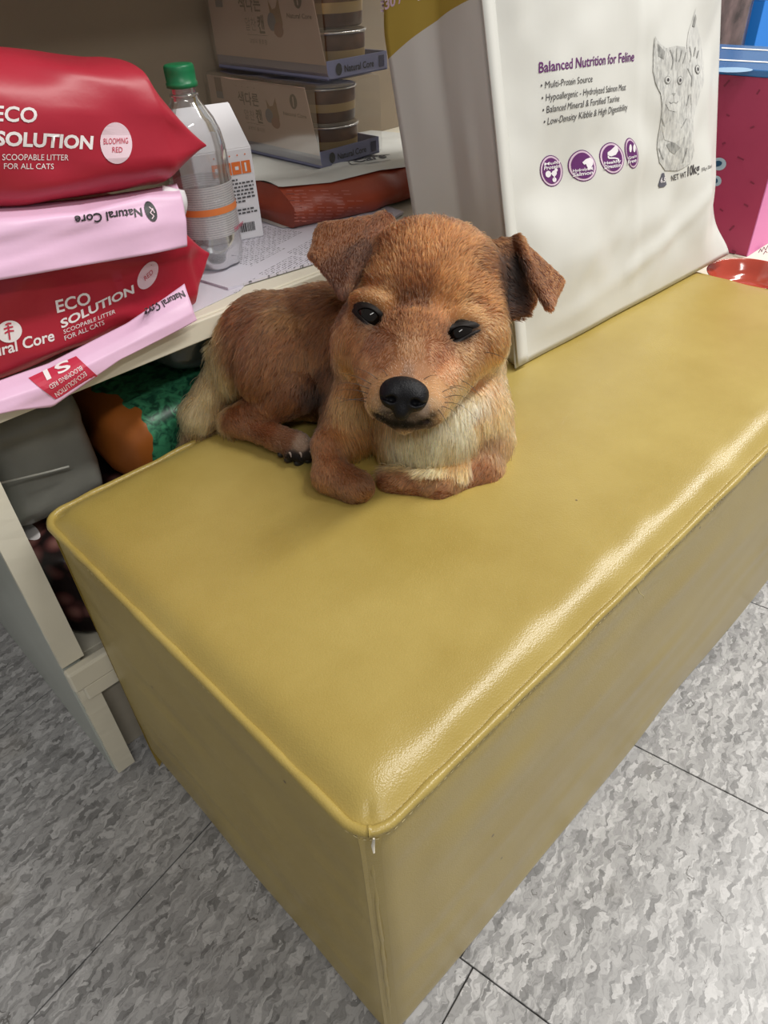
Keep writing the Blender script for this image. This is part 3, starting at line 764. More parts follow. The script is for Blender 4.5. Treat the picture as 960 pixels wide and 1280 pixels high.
# --- claws and pads of the hind foot
M_claw = mat('horn_claw', (.30, .24, .20), .4)
for x, y in ((362, 566), (375, 566), (388, 564)):
    h = hit(x, y)
    if h is None: continue
    t = -ray(x, y)/np.linalg.norm(ray(x, y))
    tube('claw', [h+t*.0005, h+t*.003+RIGHT*.001-UP*.0015, h+t*.0045+RIGHT*.0015-UP*.0045], [.0012, .0010, .0003], M_claw, DOG, 6)
h = hit(372, 572)
pf_ = Field(h-.03, h+.03, .0011)
for x, y, r in ((361, 573, 7), (374, 577, 7.5), (386, 574, 6.5), (352, 567, 6)):
    pf_.ell(W(x, y, .7235 if x > 355 else .728), np.array([r, r*.7, r*.8])*PX*1.08, None, 3*PX)
a_, b_ = surface_nets(pf_.D, pf_.org, pf_.h)
mesh('paw_pad', a_, b_, mat('black_pad', (.012, .011, .011), .5, bump=(700, .4, .0005)), DOG)

# --- whiskers
M_whisk = mat('dark_whisker', (.03, .02, .015), .4)
for (x, y), (ex, ey), bend in [((462, 486), (426, 480), -3), ((460, 492), (424, 489), -3), ((459, 497), (424, 497), 2), ((458, 502), (420, 506), -4), ((464, 480), (432, 468), -2), ((472, 474), (445, 462), -3),
                               ((553, 490), (584, 492), -6), ((556, 497), (592, 505), -6), ((556, 503), (596, 528), -8), ((552, 508), (580, 532), -6), ((548, 512), (563, 540), -3), ((562, 484), (588, 490), -4), ((578, 476), (600, 496), -3), ((606, 440), (634, 450), -2), ((484, 470), (476, 462), -2), ((530, 474), (545, 470), -2)]:
    h = hit(x, y)
    if h is None: continue
    d = -ray(x, y)/np.linalg.norm(ray(x, y)); dx, dy = ex-x, ey-y; L_ = math.hypot(dx, dy)
    pts = [h+PX*(dx*t*RIGHT-dy*t*UP) + d*PX*L_*.35*t*(1-.6*t) + UP*PX*(-bend)*math.sin(math.pi*t) for t in np.linspace(0, 1, 7)]
    tube('whisker', pts, [.00035*(1-.75*t) for t in np.linspace(0, 1, 7)], M_whisk, DOG, 4)

# dark rims of bare skin and short black hair round the lids, wider at the inner corners
def rim(P):
    k = np.ones(len(P))
    for (c, q_), inner in zip(zip(eye_cs, lid_pts), ((481, 412), (551, 430))):
        near = np.where(np.linalg.norm(P-c, axis=1) < 45*PX)[0]
        if not len(near): continue
        dd = np.sqrt(((P[near][:, None]-q_[None])**2).sum(-1)).min(1)/PX
        ip = q_[np.argmin(((q_-hit(*inner))**2).sum(1))]; di = np.linalg.norm(P[near]-ip, axis=1)/PX
        k[near] = np.minimum(1-.92*np.exp(-(dd/11.0)**2), 1-.85*np.exp(-(di/19.0)**2))
    mp = np.array([hit(x, y) for x, y in ((472, 519), (479, 524), (486, 528), (495, 530), (506, 532), (516, 531), (525, 529), (534, 524), (541, 519))])
    dm = np.full(len(P), 99.); near = np.where(np.linalg.norm(P-mp[4], axis=1) < 60*PX)[0]
    if len(near): dm[near] = np.sqrt(((P[near][:, None]-mp[None])**2).sum(-1)).min(1)/PX
    return k*(1-.92*np.exp(-(dm/6.5)**2))
_, _, vc = coat(DV); vc = vc*rim(DV)[:, None]
at = body.data.color_attributes.new('coat', 'FLOAT_COLOR', 'POINT')
at.data.foreach_set('color', np.concatenate([vc*.75, np.ones((len(vc), 1))], 1).ravel())
# --- the coat: strands over the whole body
NH = 190000
area_f = np.linalg.norm(FN, axis=1)*.5
_, lnf, _ = coat(DV[DF].mean(1)); pw = area_f*np.where(lnf < 9, 2.3, 1.0)*np.where(FN[:, 2] < -.2*np.linalg.norm(FN, axis=1), .4, 1); pw = pw/pw.sum()
fi = rng.choice(len(DF), NH, p=pw)
r1, r2 = rng.random(NH), rng.random(NH)
q = DF[fi]
def bil(A): return (A[q[:, 0]]*((1-r1)*(1-r2))[:, None]+A[q[:, 1]]*(r1*(1-r2))[:, None]+A[q[:, 2]]*(r1*r2)[:, None]+A[q[:, 3]]*((1-r1)*r2)[:, None])
RP = bil(DV); RN = bil(DN); RN /= np.linalg.norm(RN, axis=1, keepdims=True)
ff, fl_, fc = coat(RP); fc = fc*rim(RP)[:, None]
# no hair under the dog, on the nose, eyes, pads
keep = RP[:, 2] > TOP+.0015
tailish = (RP[:, 1] > .445)
keep |= tailish
cs = (RP-CAM)@RM; sx = 480+F*cs[:, 0]/-cs[:, 2]; sy = 640-F*cs[:, 1]/-cs[:, 2]; facing = ((CAM-RP)*RN).sum(1) > 0
def in_poly(x, y, poly):
    r = np.zeros(len(x), bool); n = len(poly)
    for i in range(n):
        (x0, y0), (x1, y1) = poly[i], poly[(i+1) % n]
        c = ((y0 > y) != (y1 > y)) & (x < (x1-x0)*(y-y0)/(y1-y0+1e-9)+x0); r ^= c
    return r
for (c, (_, lid)) in zip(eye_cs, EYES):
    near = np.linalg.norm(RP-c, axis=1) < ER*1.6
    keep &= ~(near & in_poly(sx, sy, lid))
keep &= np.linalg.norm((RP-nc)@NA.T/np.array([24, 24, 40])/PX, axis=1) > .86
RP, RN, ff, fl_, fc = RP[keep], RN[keep], ff[keep], fl_[keep], fc[keep]
n = len(RP)
T = ff-(ff*RN).sum(1, keepdims=True)*RN; T /= np.linalg.norm(T, axis=1, keepdims=True)+1e-9
# clumps and stray angles
jit = np.stack([vnoise(RP*140, 1), vnoise(RP*140, 2), vnoise(RP*140, 3)], 1)*.28 + rng.normal(0, .13, (n, 3))
T = T+jit; T -= (T*RN).sum(1, keepdims=True)*RN; T /= np.linalg.norm(T, axis=1, keepdims=True)+1e-9
ln = fl_/1000*rng.uniform(.7, 1.15, n)*.92
# strands shorten right beside the eyes so that they stay open
for c in eye_cs:
    dd = np.linalg.norm(RP-c, axis=1); ln *= np.clip((dd/ER-.8)/.8, .5, 1)
lift = np.clip(.36+rng.normal(0, .11, n)+(rng.random(n) < .03)*.45, .1, .95)
K = 5; tt = np.linspace(0, 1, K)
pts = np.zeros((n, K, 3))
for k, t in enumerate(tt):
    up = lift*(t-.55*t*t); fw = np.sqrt(np.maximum(0, 1-lift**2*.5))*t
    pts[:, k] = RP - RN*.0006 + RN*(ln*up)[:, None] + T*(ln*fw)[:, None] - np.array([0, 0, 1])*(ln*.10*t*t)[:, None]
inside_z = pts[:, :, 2] < TOP+.0004
inside_z &= (pts[:, :, 1] < .45)
pts[:, :, 2] = np.where(inside_z, TOP+.0004, pts[:, :, 2])
cu = bpy.data.hair_curves.new('fur'); cu.add_curves([K]*n)
cu.attributes['position'].data.foreach_set('vector', pts.reshape(-1).astype(np.float32)) if 'position' in cu.attributes else cu.position_data.foreach_set('vector', pts.reshape(-1).astype(np.float32))
ra = cu.attributes.get('radius') or cu.attributes.new('radius', 'FLOAT', 'POINT')
rad = (np.array([.00027, .00028, .00025, .00018, .00006])[None]*(.65+.045*(fl_[:, None]))).clip(0, .00040)
ra.data.foreach_set('value', rad.reshape(-1).astype(np.float32))
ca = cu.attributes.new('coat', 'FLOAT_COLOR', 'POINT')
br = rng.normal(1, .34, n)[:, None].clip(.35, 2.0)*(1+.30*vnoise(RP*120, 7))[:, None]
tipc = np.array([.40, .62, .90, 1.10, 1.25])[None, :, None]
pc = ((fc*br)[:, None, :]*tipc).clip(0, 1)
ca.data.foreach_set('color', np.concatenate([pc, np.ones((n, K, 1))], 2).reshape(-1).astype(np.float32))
M_fur = bpy.data.materials.new('fur'); M_fur.use_nodes = True; nt = M_fur.node_tree; nt.nodes.clear()
o_ = nt.nodes.new('ShaderNodeOutputMaterial'); a_ = nt.nodes.new('ShaderNodeAttribute'); a_.attribute_name = 'coat'
hb = nt.nodes.new('ShaderNodeBsdfHairPrincipled'); hb.model = 'CHIANG'; hb.parametrization = 'COLOR'
hb.inputs['Roughness'].default_value = .5; hb.inputs['Radial Roughness'].default_value = .65
nt.links.new(a_.outputs['Color'], hb.inputs['Color']); nt.links.new(hb.outputs[0], o_.inputs[0])
cu.materials.append(M_fur)
fur = link(bpy.data.objects.new('fur', cu), DOG)
# ================================================================== THE WHITE FOOD BAG ON THE BENCH
def feline_bag():
    B0 = np.array([.520, .280, .4455]); B1 = np.array([1.008, .256, .4455])
    Uv = np.array([.004, .083, .37]); Uv /= np.linalg.norm(Uv); H = .60
    Dv = np.array([.010, .150, 0.0]); wv = B1-B0
    nrm = np.cross(wv, Uv); nrm /= np.linalg.norm(nrm)
    T = thing('cat_food_bag', (B0+B1)/2+Dv*.5, 'large off-white cat food sack with a kitten portrait leaning on the shelf', 'bag')
    m = mat('bag_film', (.67, .67, .635), .38, .4, bump=(9, .35, .004)); N, L, b = nodes(m)
    # gold printed upper part with a sweeping border
    tc = N.new('ShaderNodeNewGeometry'); sp = N.new('ShaderNodeSeparateXYZ'); L.new(tc.outputs['Position'], sp.inputs[0])
    def M(op, a, b_=None):
        n = N.new('ShaderNodeMath'); n.operation = op
        for i, q in enumerate((a, b_)):
            if q is None: continue
            if isinstance(q, (int, float)): n.inputs[i].default_value = q
            else: L.new(q, n.inputs[i])
        return n.outputs[0]
    yy = M('SUBTRACT', sp.outputs['Y'], .365); yc = M('MAXIMUM', yy, 0.0)
    xc = M('MAXIMUM', M('SUBTRACT', sp.outputs['X'], .53), 0.0)
    lim = M('ADD', M('SUBTRACT', .806, M('ADD', M('MULTIPLY', yc, .22), M('MULTIPLY', M('MULTIPLY', yc, yc), 1.7))), M('MULTIPLY', xc, .10))
    fac = M('GREATER_THAN', M('SUBTRACT', sp.outputs['Z'], lim), 0.0)
    mx = N.new('ShaderNodeMix'); mx.data_type = 'RGBA'; mx.inputs[6].default_value = (.67, .67, .635, 1); mx.inputs[7].default_value = (.46, .34, .06, 1)
    L.new(fac, mx.inputs[0]); L.new(mx.outputs[2], b.inputs['Base Color'])
    nf, ns, nr = 56, 22, 84
    V = []
    def depth(t): return 1.0 if t < .55 else 1.0-.85*((t-.55)/.45)**1.3
    for j in range(nr):
        t = (j/(nr-1)); h = t*H
        fl = .020*math.exp(-(h/.035)**2)              # bottom corners flare outwards
        pinch = .010*math.exp(-((h-.055)/.03)**2)
        for i in range(nf):                            # front, left to right
            s = i/(nf-1)
            x = -fl*.35 + s*(1+0)*1.0
            p = B0 + Uv*h + wv*s + wv/np.linalg.norm(wv)*(fl*max(0, s-.6)*2.2 - pinch*max(0, s-.7)*2.5 - .35*fl*max(0, .3-s)*3)
            e = min(s, 1-s)
            bul = .016*math.sin(math.pi*s)**.7*min(1, h/.10)*(1 if s < .5 else .8)
            wr = .008*nz(s*2.2, h*5, 0, 2.1, 5) + .0035*nz(s*4+h*3, h*9, 1, 2.3, 6) + .0018*nz(s*9-h*6, h*14, 2, 2.0, 7)
            cr = .004*math.exp(-((h-.03-.10*s*s)/.012)**2)*(1 if s > .45 else .4)
            p = p + nrm*((bul+wr*min(1, e/.08)*min(1, .12+h/.09)) + cr*min(1, e*6) - .010*max(0, s-.86)/.14*1.8*min(1, h/.08))
            V.append(p)
        for i in range(1, ns):                         # right side
            s = i/ns; p = B0 + wv + Uv*h + Dv*depth(t)*s + wv/np.linalg.norm(wv)*(fl*.9*(1-s) - pinch*.75*(1-s)) 
            p = p - wv/np.linalg.norm(wv)*(.020*(1-abs(2*s-1))) - nrm*.018*(1-s)*min(1, h/.08)
            V.append(p)
        for i in range(nf):                            # back
            s = 1-i/(nf-1); p = B0 + wv*s + Uv*h + Dv*depth(t) - nrm*(.012*math.sin(math.pi*s)*(1 if h < .08 else 0)); V.append(p)
        for i in range(1, ns):                         # left side with its gusset crease
            s = 1-i/ns
            p = B0 + Uv*h + Dv*depth(t)*s
            g = (1-abs(2*s-1.1)); g = max(0, g)
            wr = .0035*nz(s*3, h*6, 3, 2.2, 8)
            p = p + wv/np.linalg.norm(wv)*(.016*g**1.4 + wr*min(1, 4*min(s, 1-s)) + .010*math.exp(-(h/.05)**2)*(1-abs(2*s-1)))
            V.append(p)
    npr = nf+ns-1+nf+ns-1
    Fc = [(j*npr+i, j*npr+(i+1) % npr, (j+1)*npr+(i+1) % npr, (j+1)*npr+i) for j in range(nr-1) for i in range(npr)]
    Fc.append(tuple(range(npr))[::-1]); Fc.append(tuple(range((nr-1)*npr, nr*npr)))
    for p in V: p[2] = max(p[2], .4452)
    o = mesh('sack', V, Fc, m, T)
    # sealed edge strips along the front left edge, and the bottom fold
    def strip(s0, s1, h0, h1, lift):
        vs = []
        for j in range(60):
            h = h0+(h1-h0)*j/59
            for s in (s0, (s0+s1)/2, s1):
                p = B0+Uv*h+wv*s + nrm*(lift + .0012*nz(s, h, 0, 20, 2)); vs.append(p)
        return vs, grid_faces(60, 3)
    a, f = strip(-.010, .026, .004, H*.98, .004)
    so_ = mesh('edge_seal', a, f, m, T); sm = so_.modifiers.new('t', 'SOLIDIFY'); sm.thickness = .002
    tree = bvh_of(o)
    P = lambda x, y: on_plane(B0, nrm, x, y)
    pur = mat('purple_print', (.13, .025, .15), .4); gry = mat('grey_print', (.06, .055, .06), .45)
    pal = mat('pale_pink_print', (.72, .55, .68), .4); wht = mat('white_print', (.85, .82, .86), .4)
    tx = lambda s, O, E, U_, mm, **k: print_text('printed_text', s, P(*O), P(*E), P(*U_), nrm, tree, mm, T, **k)
    tx('Balanced Nutrition for Feline', (664.5, 93), (777, 79.5), (664, 80), pur, bold=.012)
    tx('• Multi-Protein Source', (667, 113), (723, 105.5), (667, 104.5), gry)
    tx('• Hypoallergenic - Hydrolyzed Salmon Meat', (668, 128.5), (768, 115), (668, 120), gry)
    tx('• Balanced Mineral & Fortified Taurine', (669, 143.5), (759, 129), (669, 135), gry)
    tx('• Low-Density Kibble & High Digestibility', (671, 158), (771, 139.5), (671, 149.5), gry)
    def shape(name, bm, mm, eps=.0005, seg=.006):
        return project_flat(name, bm, lambda u, v: P(u, v), nrm, tree, mm, T, eps, seg)
    for k, (cx, cy, rx, ry, t1, t2) in enumerate([(685, 214, 13, 18.5, 'Multi', 'Protein'), (718.5, 208, 14, 18.5, 'Hydrolyzed', 'Salmon'), (752, 199, 13.5, 18.5, 'Healthy', 'Digestion'), (775, 193, 6.5, 18, 'Grain', 'Free')]):
        rot = math.radians(-10)
        shape('badge_rim', poly_bm(ellipse_pts(cx, cy, rx+.9, ry+1.2, 32, rot)), pur, .0004)
        shape('badge_ring', poly_bm(ellipse_pts(cx, cy, rx, ry, 32, rot)), pal, .0007)
        shape('badge', poly_bm(ellipse_pts(cx, cy, rx*.86, ry*.88, 32, rot)), pur, .0010)
        yo = -8 if k == 0 else 6.5; w = rx*.74
        def bt(s, y, hgt):
            print_text('printed_text', s, P(cx-w, cy+y+1.6), P(cx+w, cy+y-1.6), P(cx-w, cy+y+1.6-hgt), nrm, tree, wht, T, bold=.02, eps=.0014)
        bt(t1, yo, 3.6); bt(t2, yo+5.5, 4.6)
        if k == 0:
            for dx, dy, r in ((-4, 4, 3.6), (3.5, 3, 3.2), (5.5, -1, 2), (4, 11, 2.6)): shape('badge_icon', poly_bm(ellipse_pts(cx+dx, cy+dy, r, r*1.15, 16)), wht, .0014)
            shape('badge_icon', strokes_bm([[(cx-4, cy+4), (cx+3.5, cy+3), (cx+5.5, cy-1)], [(cx+3.5, cy+3), (cx+4, cy+11)]], 1.3), wht, .0014)
        elif k == 1:
            shape('badge_icon', poly_bm([(cx-1, cy-4), (cx+3, cy-8), (cx+8, cy-10), (cx+11, cy-7), (cx+11, cy-2), (cx+9, cy+2), (cx+11, cy+6), (cx+7, cy+4), (cx+6, cy+6), (cx+6, cy), (cx+3, cy-2), (cx+1, cy-1)]), wht, .0014)
        elif k == 2:
            shape('badge_icon', poly_bm([(cx+4, cy-16), (cx+6, cy-14), (cx+7, cy-9), (cx+4, cy-4), (cx-2, cy-2), (cx-6, cy-4), (cx-6, cy-7), (cx-2, cy-10), (cx+2, cy-12)]), wht, .0014)
            shape('badge_icon', strokes_bm([[(cx-5, cy-3), (cx-5, cy), (cx+3, cy), (cx+7, cy+1), (cx+7, cy+4)]], 1.8), wht, .0014)
        else:
            for dx in (-2.2, 2.2): shape('badge_icon', poly_bm(ellipse_pts(cx+dx, cy-6, 1.5, 5, 14)), wht, .0014)
    # kitten portrait, printed in pencil greys
    def pencil(name, lo, hi):
        q = mat(name, (.5, .5, .5), .45); N, L, b = nodes(q)
        g = N.new('ShaderNodeNewGeometry'); mp = N.new('ShaderNodeMapping'); mp.inputs['Scale'].default_value = (240, 240, 80)
        L.new(g.outputs['Position'], mp.inputs[0]); n = N.new('ShaderNodeTexNoise'); n.inputs['Scale'].default_value = 1; n.inputs['Detail'].default_value = 6; n.inputs['Roughness'].default_value = .65
        L.new(mp.outputs[0], n.inputs['Vector']); r = N.new('ShaderNodeValToRGB'); e = r.color_ramp.elements
        e[0].position = .30; e[0].color = (lo, lo, lo*.98, 1); e[1].position = .62; e[1].color = (hi, hi, hi*.95, 1)
        L.new(n.outputs['Fac'], r.inputs[0]); L.new(r.outputs[0], b.inputs['Base Color']); return q
    p1, p2, p3 = pencil('pencil_grey', .30, .66), pencil('pencil_light', .44, .68), pencil('pencil_dark', .12, .40)
    shape('kitten_print', poly_bm([(860, 12), (858, 26), (866, 38), (874, 54), (877, 78), (875, 104), (868, 118), (862, 136), (857, 150), (854, 128), (851, 104), (848, 78), (845, 58), (849, 42), (854, 31)]), p2, .0005)
    shape('kitten_print', poly_bm([(800, 92), (801, 70), (802, 49), (808, 58), (815, 64), (828, 61), (843, 62), (851, 70), (856, 85), (856, 105), (852, 120), (853, 131), (857, 146), (855, 168), (858, 190), (852, 205), (838, 214), (822, 214), (814, 204), (811, 185), (812, 160), (811, 136), (809, 120), (803, 106)]), p1, .0008)
    shape('kitten_print', poly_bm([(817, 124), (826, 119), (836, 123), (838, 134), (830, 142), (820, 140), (814, 132)]), p2, .0011)
    shape('kitten_print', poly_bm([(815, 160), (825, 152), (840, 158), (843, 172), (832, 180), (820, 176)]), p2, .0011)
    shape('kitten_print', poly_bm([(822, 182), (830, 178), (838, 186), (832, 194), (826, 190)]), p3, .0011)
    shape('kitten_print', poly_bm([(805, 58), (813, 68), (812, 78), (806, 74)]), p3, .0011)
    shape('kitten_print', poly_bm([(859, 20), (861, 26), (859, 36), (855, 35)]), p3, .0011)
    shape('kitten_print', strokes_bm([[(820, 66), (824, 78), (822, 90)], [(828, 64), (828, 80)], [(836, 66), (832, 80)], [(843, 68), (838, 82)], [(850, 60), (853, 72), (850, 80)], [(862, 60), (858, 72)], [(868, 64), (864, 74)], [(826, 124), (826, 130), (822, 132), (818.5, 130)], [(826, 130), (830, 131.5), (833, 129)], [(846, 88), (853, 98), (853, 110)], [(812, 150), (818, 160)], [(845, 150), (838, 162)], [(850, 120), (846, 134)], [(813, 186), (818, 200)], [(846, 186), (842, 204)]], 1.3), p3, .0012)['kind'] = 'stuff'
    for cx, cy, r in ((817, 103, 4.4), (835, 103, 4.6), (864, 88, 5)):
        shape('kitten_print', poly_bm(ellipse_pts(cx, cy, r*.9, r*1.15, 18)), p3, .0013)
        shape('kitten_print', poly_bm(ellipse_pts(cx, cy, r*.68, r*.9, 18)), p2, .0015)
        shape('kitten_print', poly_bm(ellipse_pts(cx, cy, r*.34, r*.5, 14)), gry, .0017)
    shape('kitten_print', poly_bm([(823, 119), (829, 119), (826, 124)]), p3, .0013)
    shape('weight_mark', poly_bm([(818, 217), (821, 217), (826, 231), (823, 234), (816, 235), (814.5, 232)]), mat('slate_print', (.10, .10, .13), .45), .0008)
    tx('6.5', (816.5, 229), (823.5, 228), (816.5, 223), wht, bold=.02, eps=.0012)
    tx('NET WT', (832, 227), (847, 222), (831.5, 220), gry, bold=.01)
    tx('10kg', (849, 221), (865, 216), (848.5, 209), gry, bold=.02)
    tx('(500g x 20each)', (867, 215), (884, 209), (866.8, 211), gry)
    # lettering on the gold part of the side gusset
    sn = np.cross(Uv, Dv); sn = sn/np.linalg.norm(sn)
    if sn[0] > 0: sn = -sn
    Q = lambda x, y: on_plane(B0, sn, x, y)
    print_text('printed_text', '330 /', Q(476, 15), Q(500, 2), Q(474, 3), sn, tree, pal, T, bold=.03, shear=.2)
    print_text('printed_text', 'E', Q(513, 2), Q(520, -1), Q(512, -10), sn, tree, wht, T, bold=.02)
feline_bag()

# ================================================================== CAT LITTER BAGS ON THE SHELF
M_red = mat('red_bag_film', (.42, .018, .040), .40, .45, bump=(26, .25, .003), var=(5, .08))
M_redd = M_red
M_pink = mat('pink_bag_film', (.80, .52, .72), .42, .4, bump=(30, .3, .002), var=(18, .05))
M_pw = mat('pale_pink_ink', (.82, .62, .70), .45); M_wt = mat('white_ink', (.86, .82, .82), .45); M_bk = mat('black_ink', (.02, .02, .022), .5)
M_rl = mat('bright_red_ink', (.55, .03, .07), .42)
def litter_bag(T, zc, hh, x0, x1, yf, dep, tip, seed, droop, pz=.60, py=.55):
    """pillow lying along the shelf, its right end pinched to a point"""
    nx, na = 90, 64; V = []
    for i in range(nx):
        u = i/(nx-1); x = x0+(x1-x0)*u
        e = (x1-x)/(x1-x0)
        sc = min(1, .05+.95*min(1, (x1-x)/tip)**1.0)
        sl = min(1, .35+.65*min(1, (x-x0)/.05)**.6)
        h = hh(x)*sc*sl; c = zc(x) + droop*(1-sc)
        for k in range(na):
            w = 2*math.pi*k/na; cw, sw = math.cos(w), math.sin(w)
            y = yf+dep/2 - dep/2*math.copysign(abs(cw)**py, cw)*(.86+.14*sc)
            z = c + h/2*math.copysign(abs(sw)**(pz if sw < 0 else .60), sw)
            fr = max(0, cw)
            wr = .0065*nz(x*1.0, z*1.6, y*.5, 15, seed) + .004*nz(x+z*.8, z*1.5, y, 34, seed+1) - .004*abs(nz(x*.7+z, z*1.2, y, 24, seed+7))
            cre = -.005*math.exp(-((z-c+.004*math.sin(x*40))/.011)**2)*max(0, min(1, (x-x0-.10)/.1))*fr
            y -= (wr+cre)*(.3+.7*fr)*min(1, sc*1.3); z += .003*nz(x, y, z, 22, seed+4)*sc
            V.append((x, y, z))
    f = grid_faces(nx, na, cv=True); f.append(tuple(range(na))); f.append(tuple(range((nx-1)*na, nx*na))[::-1])
    o = mesh('sack', V, [q[::-1] for q in f], M_red, T); o.data.set_sharp_from_angle(angle=math.radians(42)); return o
def ink(T, tree, y0, z0, x0=.10):
    p0 = np.array([x0, y0, z0]); n = CAM-p0; n = n/np.linalg.norm(n)
    P = lambda x, y: on_plane(p0, n, x, y)
    def tx(s, O, E, U_, m, **k): return print_text('printed_text', s, P(*O), P(*E), P(*U_), n, tree, m, T, **k)
    def sh(name, bm, m, eps=.0005, seg=.006): return project_flat(name, bm, lambda u, v: P(u, v), n, tree, m, T, eps, seg)
    return tx, sh
def lerp_tab(tab):
    xs_, ys_ = [a for a, b in tab], [b for a, b in tab]
    return lambda x: float(np.interp(x, xs_, ys_))
# upper bag
T = thing('cat_litter_bag', (.10, .60, .66), 'red cat litter bag with pink round label, topmost of the stack', 'bag', 'litter bags stacked on the shelf')
up = litter_bag(T, lerp_tab([(-.1, .755), (.08, .749), (.24, .725)]), lerp_tab([(-.1, .118), (.1, .120), (.24, .104)]), -.12, .280, .482, .20, .045, 3, -.020, .5)
tx, sh = ink(T, bvh_of(up), .484, .745)
tx('ECO', (-8, 151), (46, 153), (-7, 132), M_wt, bold=.02); tx('SOLUTION', (-6, 181), (118.6, 186.5), (-5, 163.5), M_wt, bold=.035)
tx('SCOOPABLE LITTER', (3, 200), (87, 201), (3, 192.5), M_wt); tx('FOR ALL CATS', (5, 211), (68, 212), (5, 204), M_wt)
sh('label_disc', poly_bm(ellipse_pts(150.5, 179, 21.5, 27, 40, -.08)), M_pw, .0006)
tx('BLOOMING', (133.5, 180.5), (166.5, 179.5), (133.5, 173), M_rl, eps=.0011); tx('RED', (145, 191), (158.6, 191), (145, 184), M_rl, eps=.0011)
def flap(T, tab, m, seed, rows=26, cols=60, name='flap'):
    """hanging crimped end: tab = list of (points across) from the root edge to the free edge"""
    tab = [[np.array(p, float) for p in r] for r in tab]
    def at_(r, u):
        k = u*(len(r)-1); i = min(int(k), len(r)-2); return r[i]+(r[i+1]-r[i])*(k-i)
    def fn(u, v):
        k = v*(len(tab)-1); i = min(int(k), len(tab)-2); s = k-i
        p = at_(tab[i], u)*(1-s)+at_(tab[i+1], u)*s
        return p + np.array([0, -1, .2])*(.0025*nz(p[0], p[2], 0, 26, seed)+.0015*nz(p[0]*.4, p[2]*3, 1, 40, seed+1))
    o = grid(name, fn, cols, rows, m, T, .0012); return o
f1 = flap(T, [[on(1, .515, -60, 262), on(1, .515, 100, 250), on(1, .515, 190, 236), on(1, .515, 220, 230)],
              [on(1, .478, -60, 280), on(1, .476, 100, 268), on(1, .478, 185, 246), on(1, .482, 226, 244)],
              [on(1, .472, -60, 320), on(1, .470, 100, 302), on(1, .470, 185, 285), on(1, .474, 231, 275)],
              [on(1, .468, -60, 360), on(1, .466, 100, 333), on(1, .467, 185, 318), on(1, .470, 233, 308)]], M_pink, 4)
tree = bvh_of(f1); tx, sh = ink(T, tree, .472, .655)
tx('Natural Core', (180.5, 257.5), (93, 270), (182, 268.5), M_bk, bold=.018, eps=.0014)
sh('logo', poly_bm(ellipse_pts(193, 262, 7.5, 14, 26, -.35)), M_bk, .0014)
sh('logo_mark', strokes_bm([[(191, 256), (195, 260), (192, 264), (197, 268), (194, 272)], [(195, 258), (198, 264)]], 1.2), M_pw, .0019)
g1 = grid('end_fold', lambda u, v: on(1, .50-.006*math.sin(math.pi*u), 203+27*v+4*math.sin(math.pi*u)*v, 232+34*u+6*v) + np.array([0, -.006*math.sin(math.pi*v), 0]), 14, 14, mat('white_bag_lining', (.78, .77, .8), .45), T, .001)
# lower bag
T2 = thing('cat_litter_bag', (.10, .58, .556), 'creased red cat litter bag at the bottom of the stack', 'bag', 'litter bags stacked on the shelf')
lo_ = litter_bag(T2, lerp_tab([(-.1, .618), (.05, .615), (.24, .602)]), lerp_tab([(-.1, .125), (.05, .122), (.2, .098), (.25, .09)]), -.12, .262, .486, .20, .030, 8, .004, .30, .35)
tx, sh = ink(T2, bvh_of(lo_), .488, .60)
tx('ECO', (71.5, 391), (114.5, 379), (69, 376), M_wt, bold=.02); tx('SOLUTION', (77, 410.5), (171, 365), (75, 400), M_wt, bold=.03)
tx('SCOOPABLE LITTER', (80, 417.5), (146, 391.5), (79, 412.5), M_wt); tx('FOR ALL CATS', (81.5, 426), (132, 406), (80, 420.5), M_wt)
tx('Natural Core', (-34, 453), (68.5, 425.5), (-36, 439), M_wt, bold=.02)
sh('logo_disc', poly_bm(ellipse_pts(13.5, 414, 15, 13.5, 36, -.3)), M_wt, .0006)
sh('logo_tree', strokes_bm([[(14, 424), (12, 406)], [(8, 416), (13, 413), (19, 413)], [(7, 411), (12, 409), (18, 408)], [(9, 406), (12, 404), (16, 404)]], 2.0), M_rl, .0011)
sh('label_disc', poly_bm(ellipse_pts(188, 343, 11.5, 19, 30, .5)), M_pw, .0006)
tx('RED', (185, 350), (195, 340), (182.5, 345), M_rl, eps=.0011)
f2 = flap(T2, [[on(1, .483, -70, 500), on(1, .483, 60, 455), on(1, .483, 160, 404), on(1, .483, 231, 355)],
               [on(1, .473, -70, 512), on(1, .471, 60, 470), on(1, .471, 160, 420), on(1, .472, 237, 374)],
               [on(1, .466, -70, 522), on(1, .464, 60, 482), on(1, .464, 160, 432), on(1, .464, 242, 390)],
               [on(1, .464, -70, 530), on(1, .461, 20, 513), on(1, .462, 66, 509), on(1, .462, 150, 450), on(1, .463, 200, 425), on(1, .463, 246, 400)]], M_pink, 9)
tree2 = bvh_of(f2); tx, sh = ink(T2, tree2, .466, .555)
sh('size_label', poly_bm([(95, 445), (122, 470), (74.5, 502), (37, 472), (60, 461)]), M_rl, .0014)
tx('S1', (84, 449), (54, 464), (90, 460), M_wt, bold=.02, eps=.0019)
tx('BLOOMING RED', (101, 457), (62, 481), (104, 462), M_wt, eps=.0019); tx('ECO-SOLUTION', (106, 464), (69, 491), (109, 469), M_wt, eps=.0019)
tx('Natural Core', (233, 359), (180, 386), (237, 367), M_bk, bold=.015, eps=.0016)
# ================================================================== SMALL THINGS ON THE SHELF
ST = .5547                                  # top of the shelf board
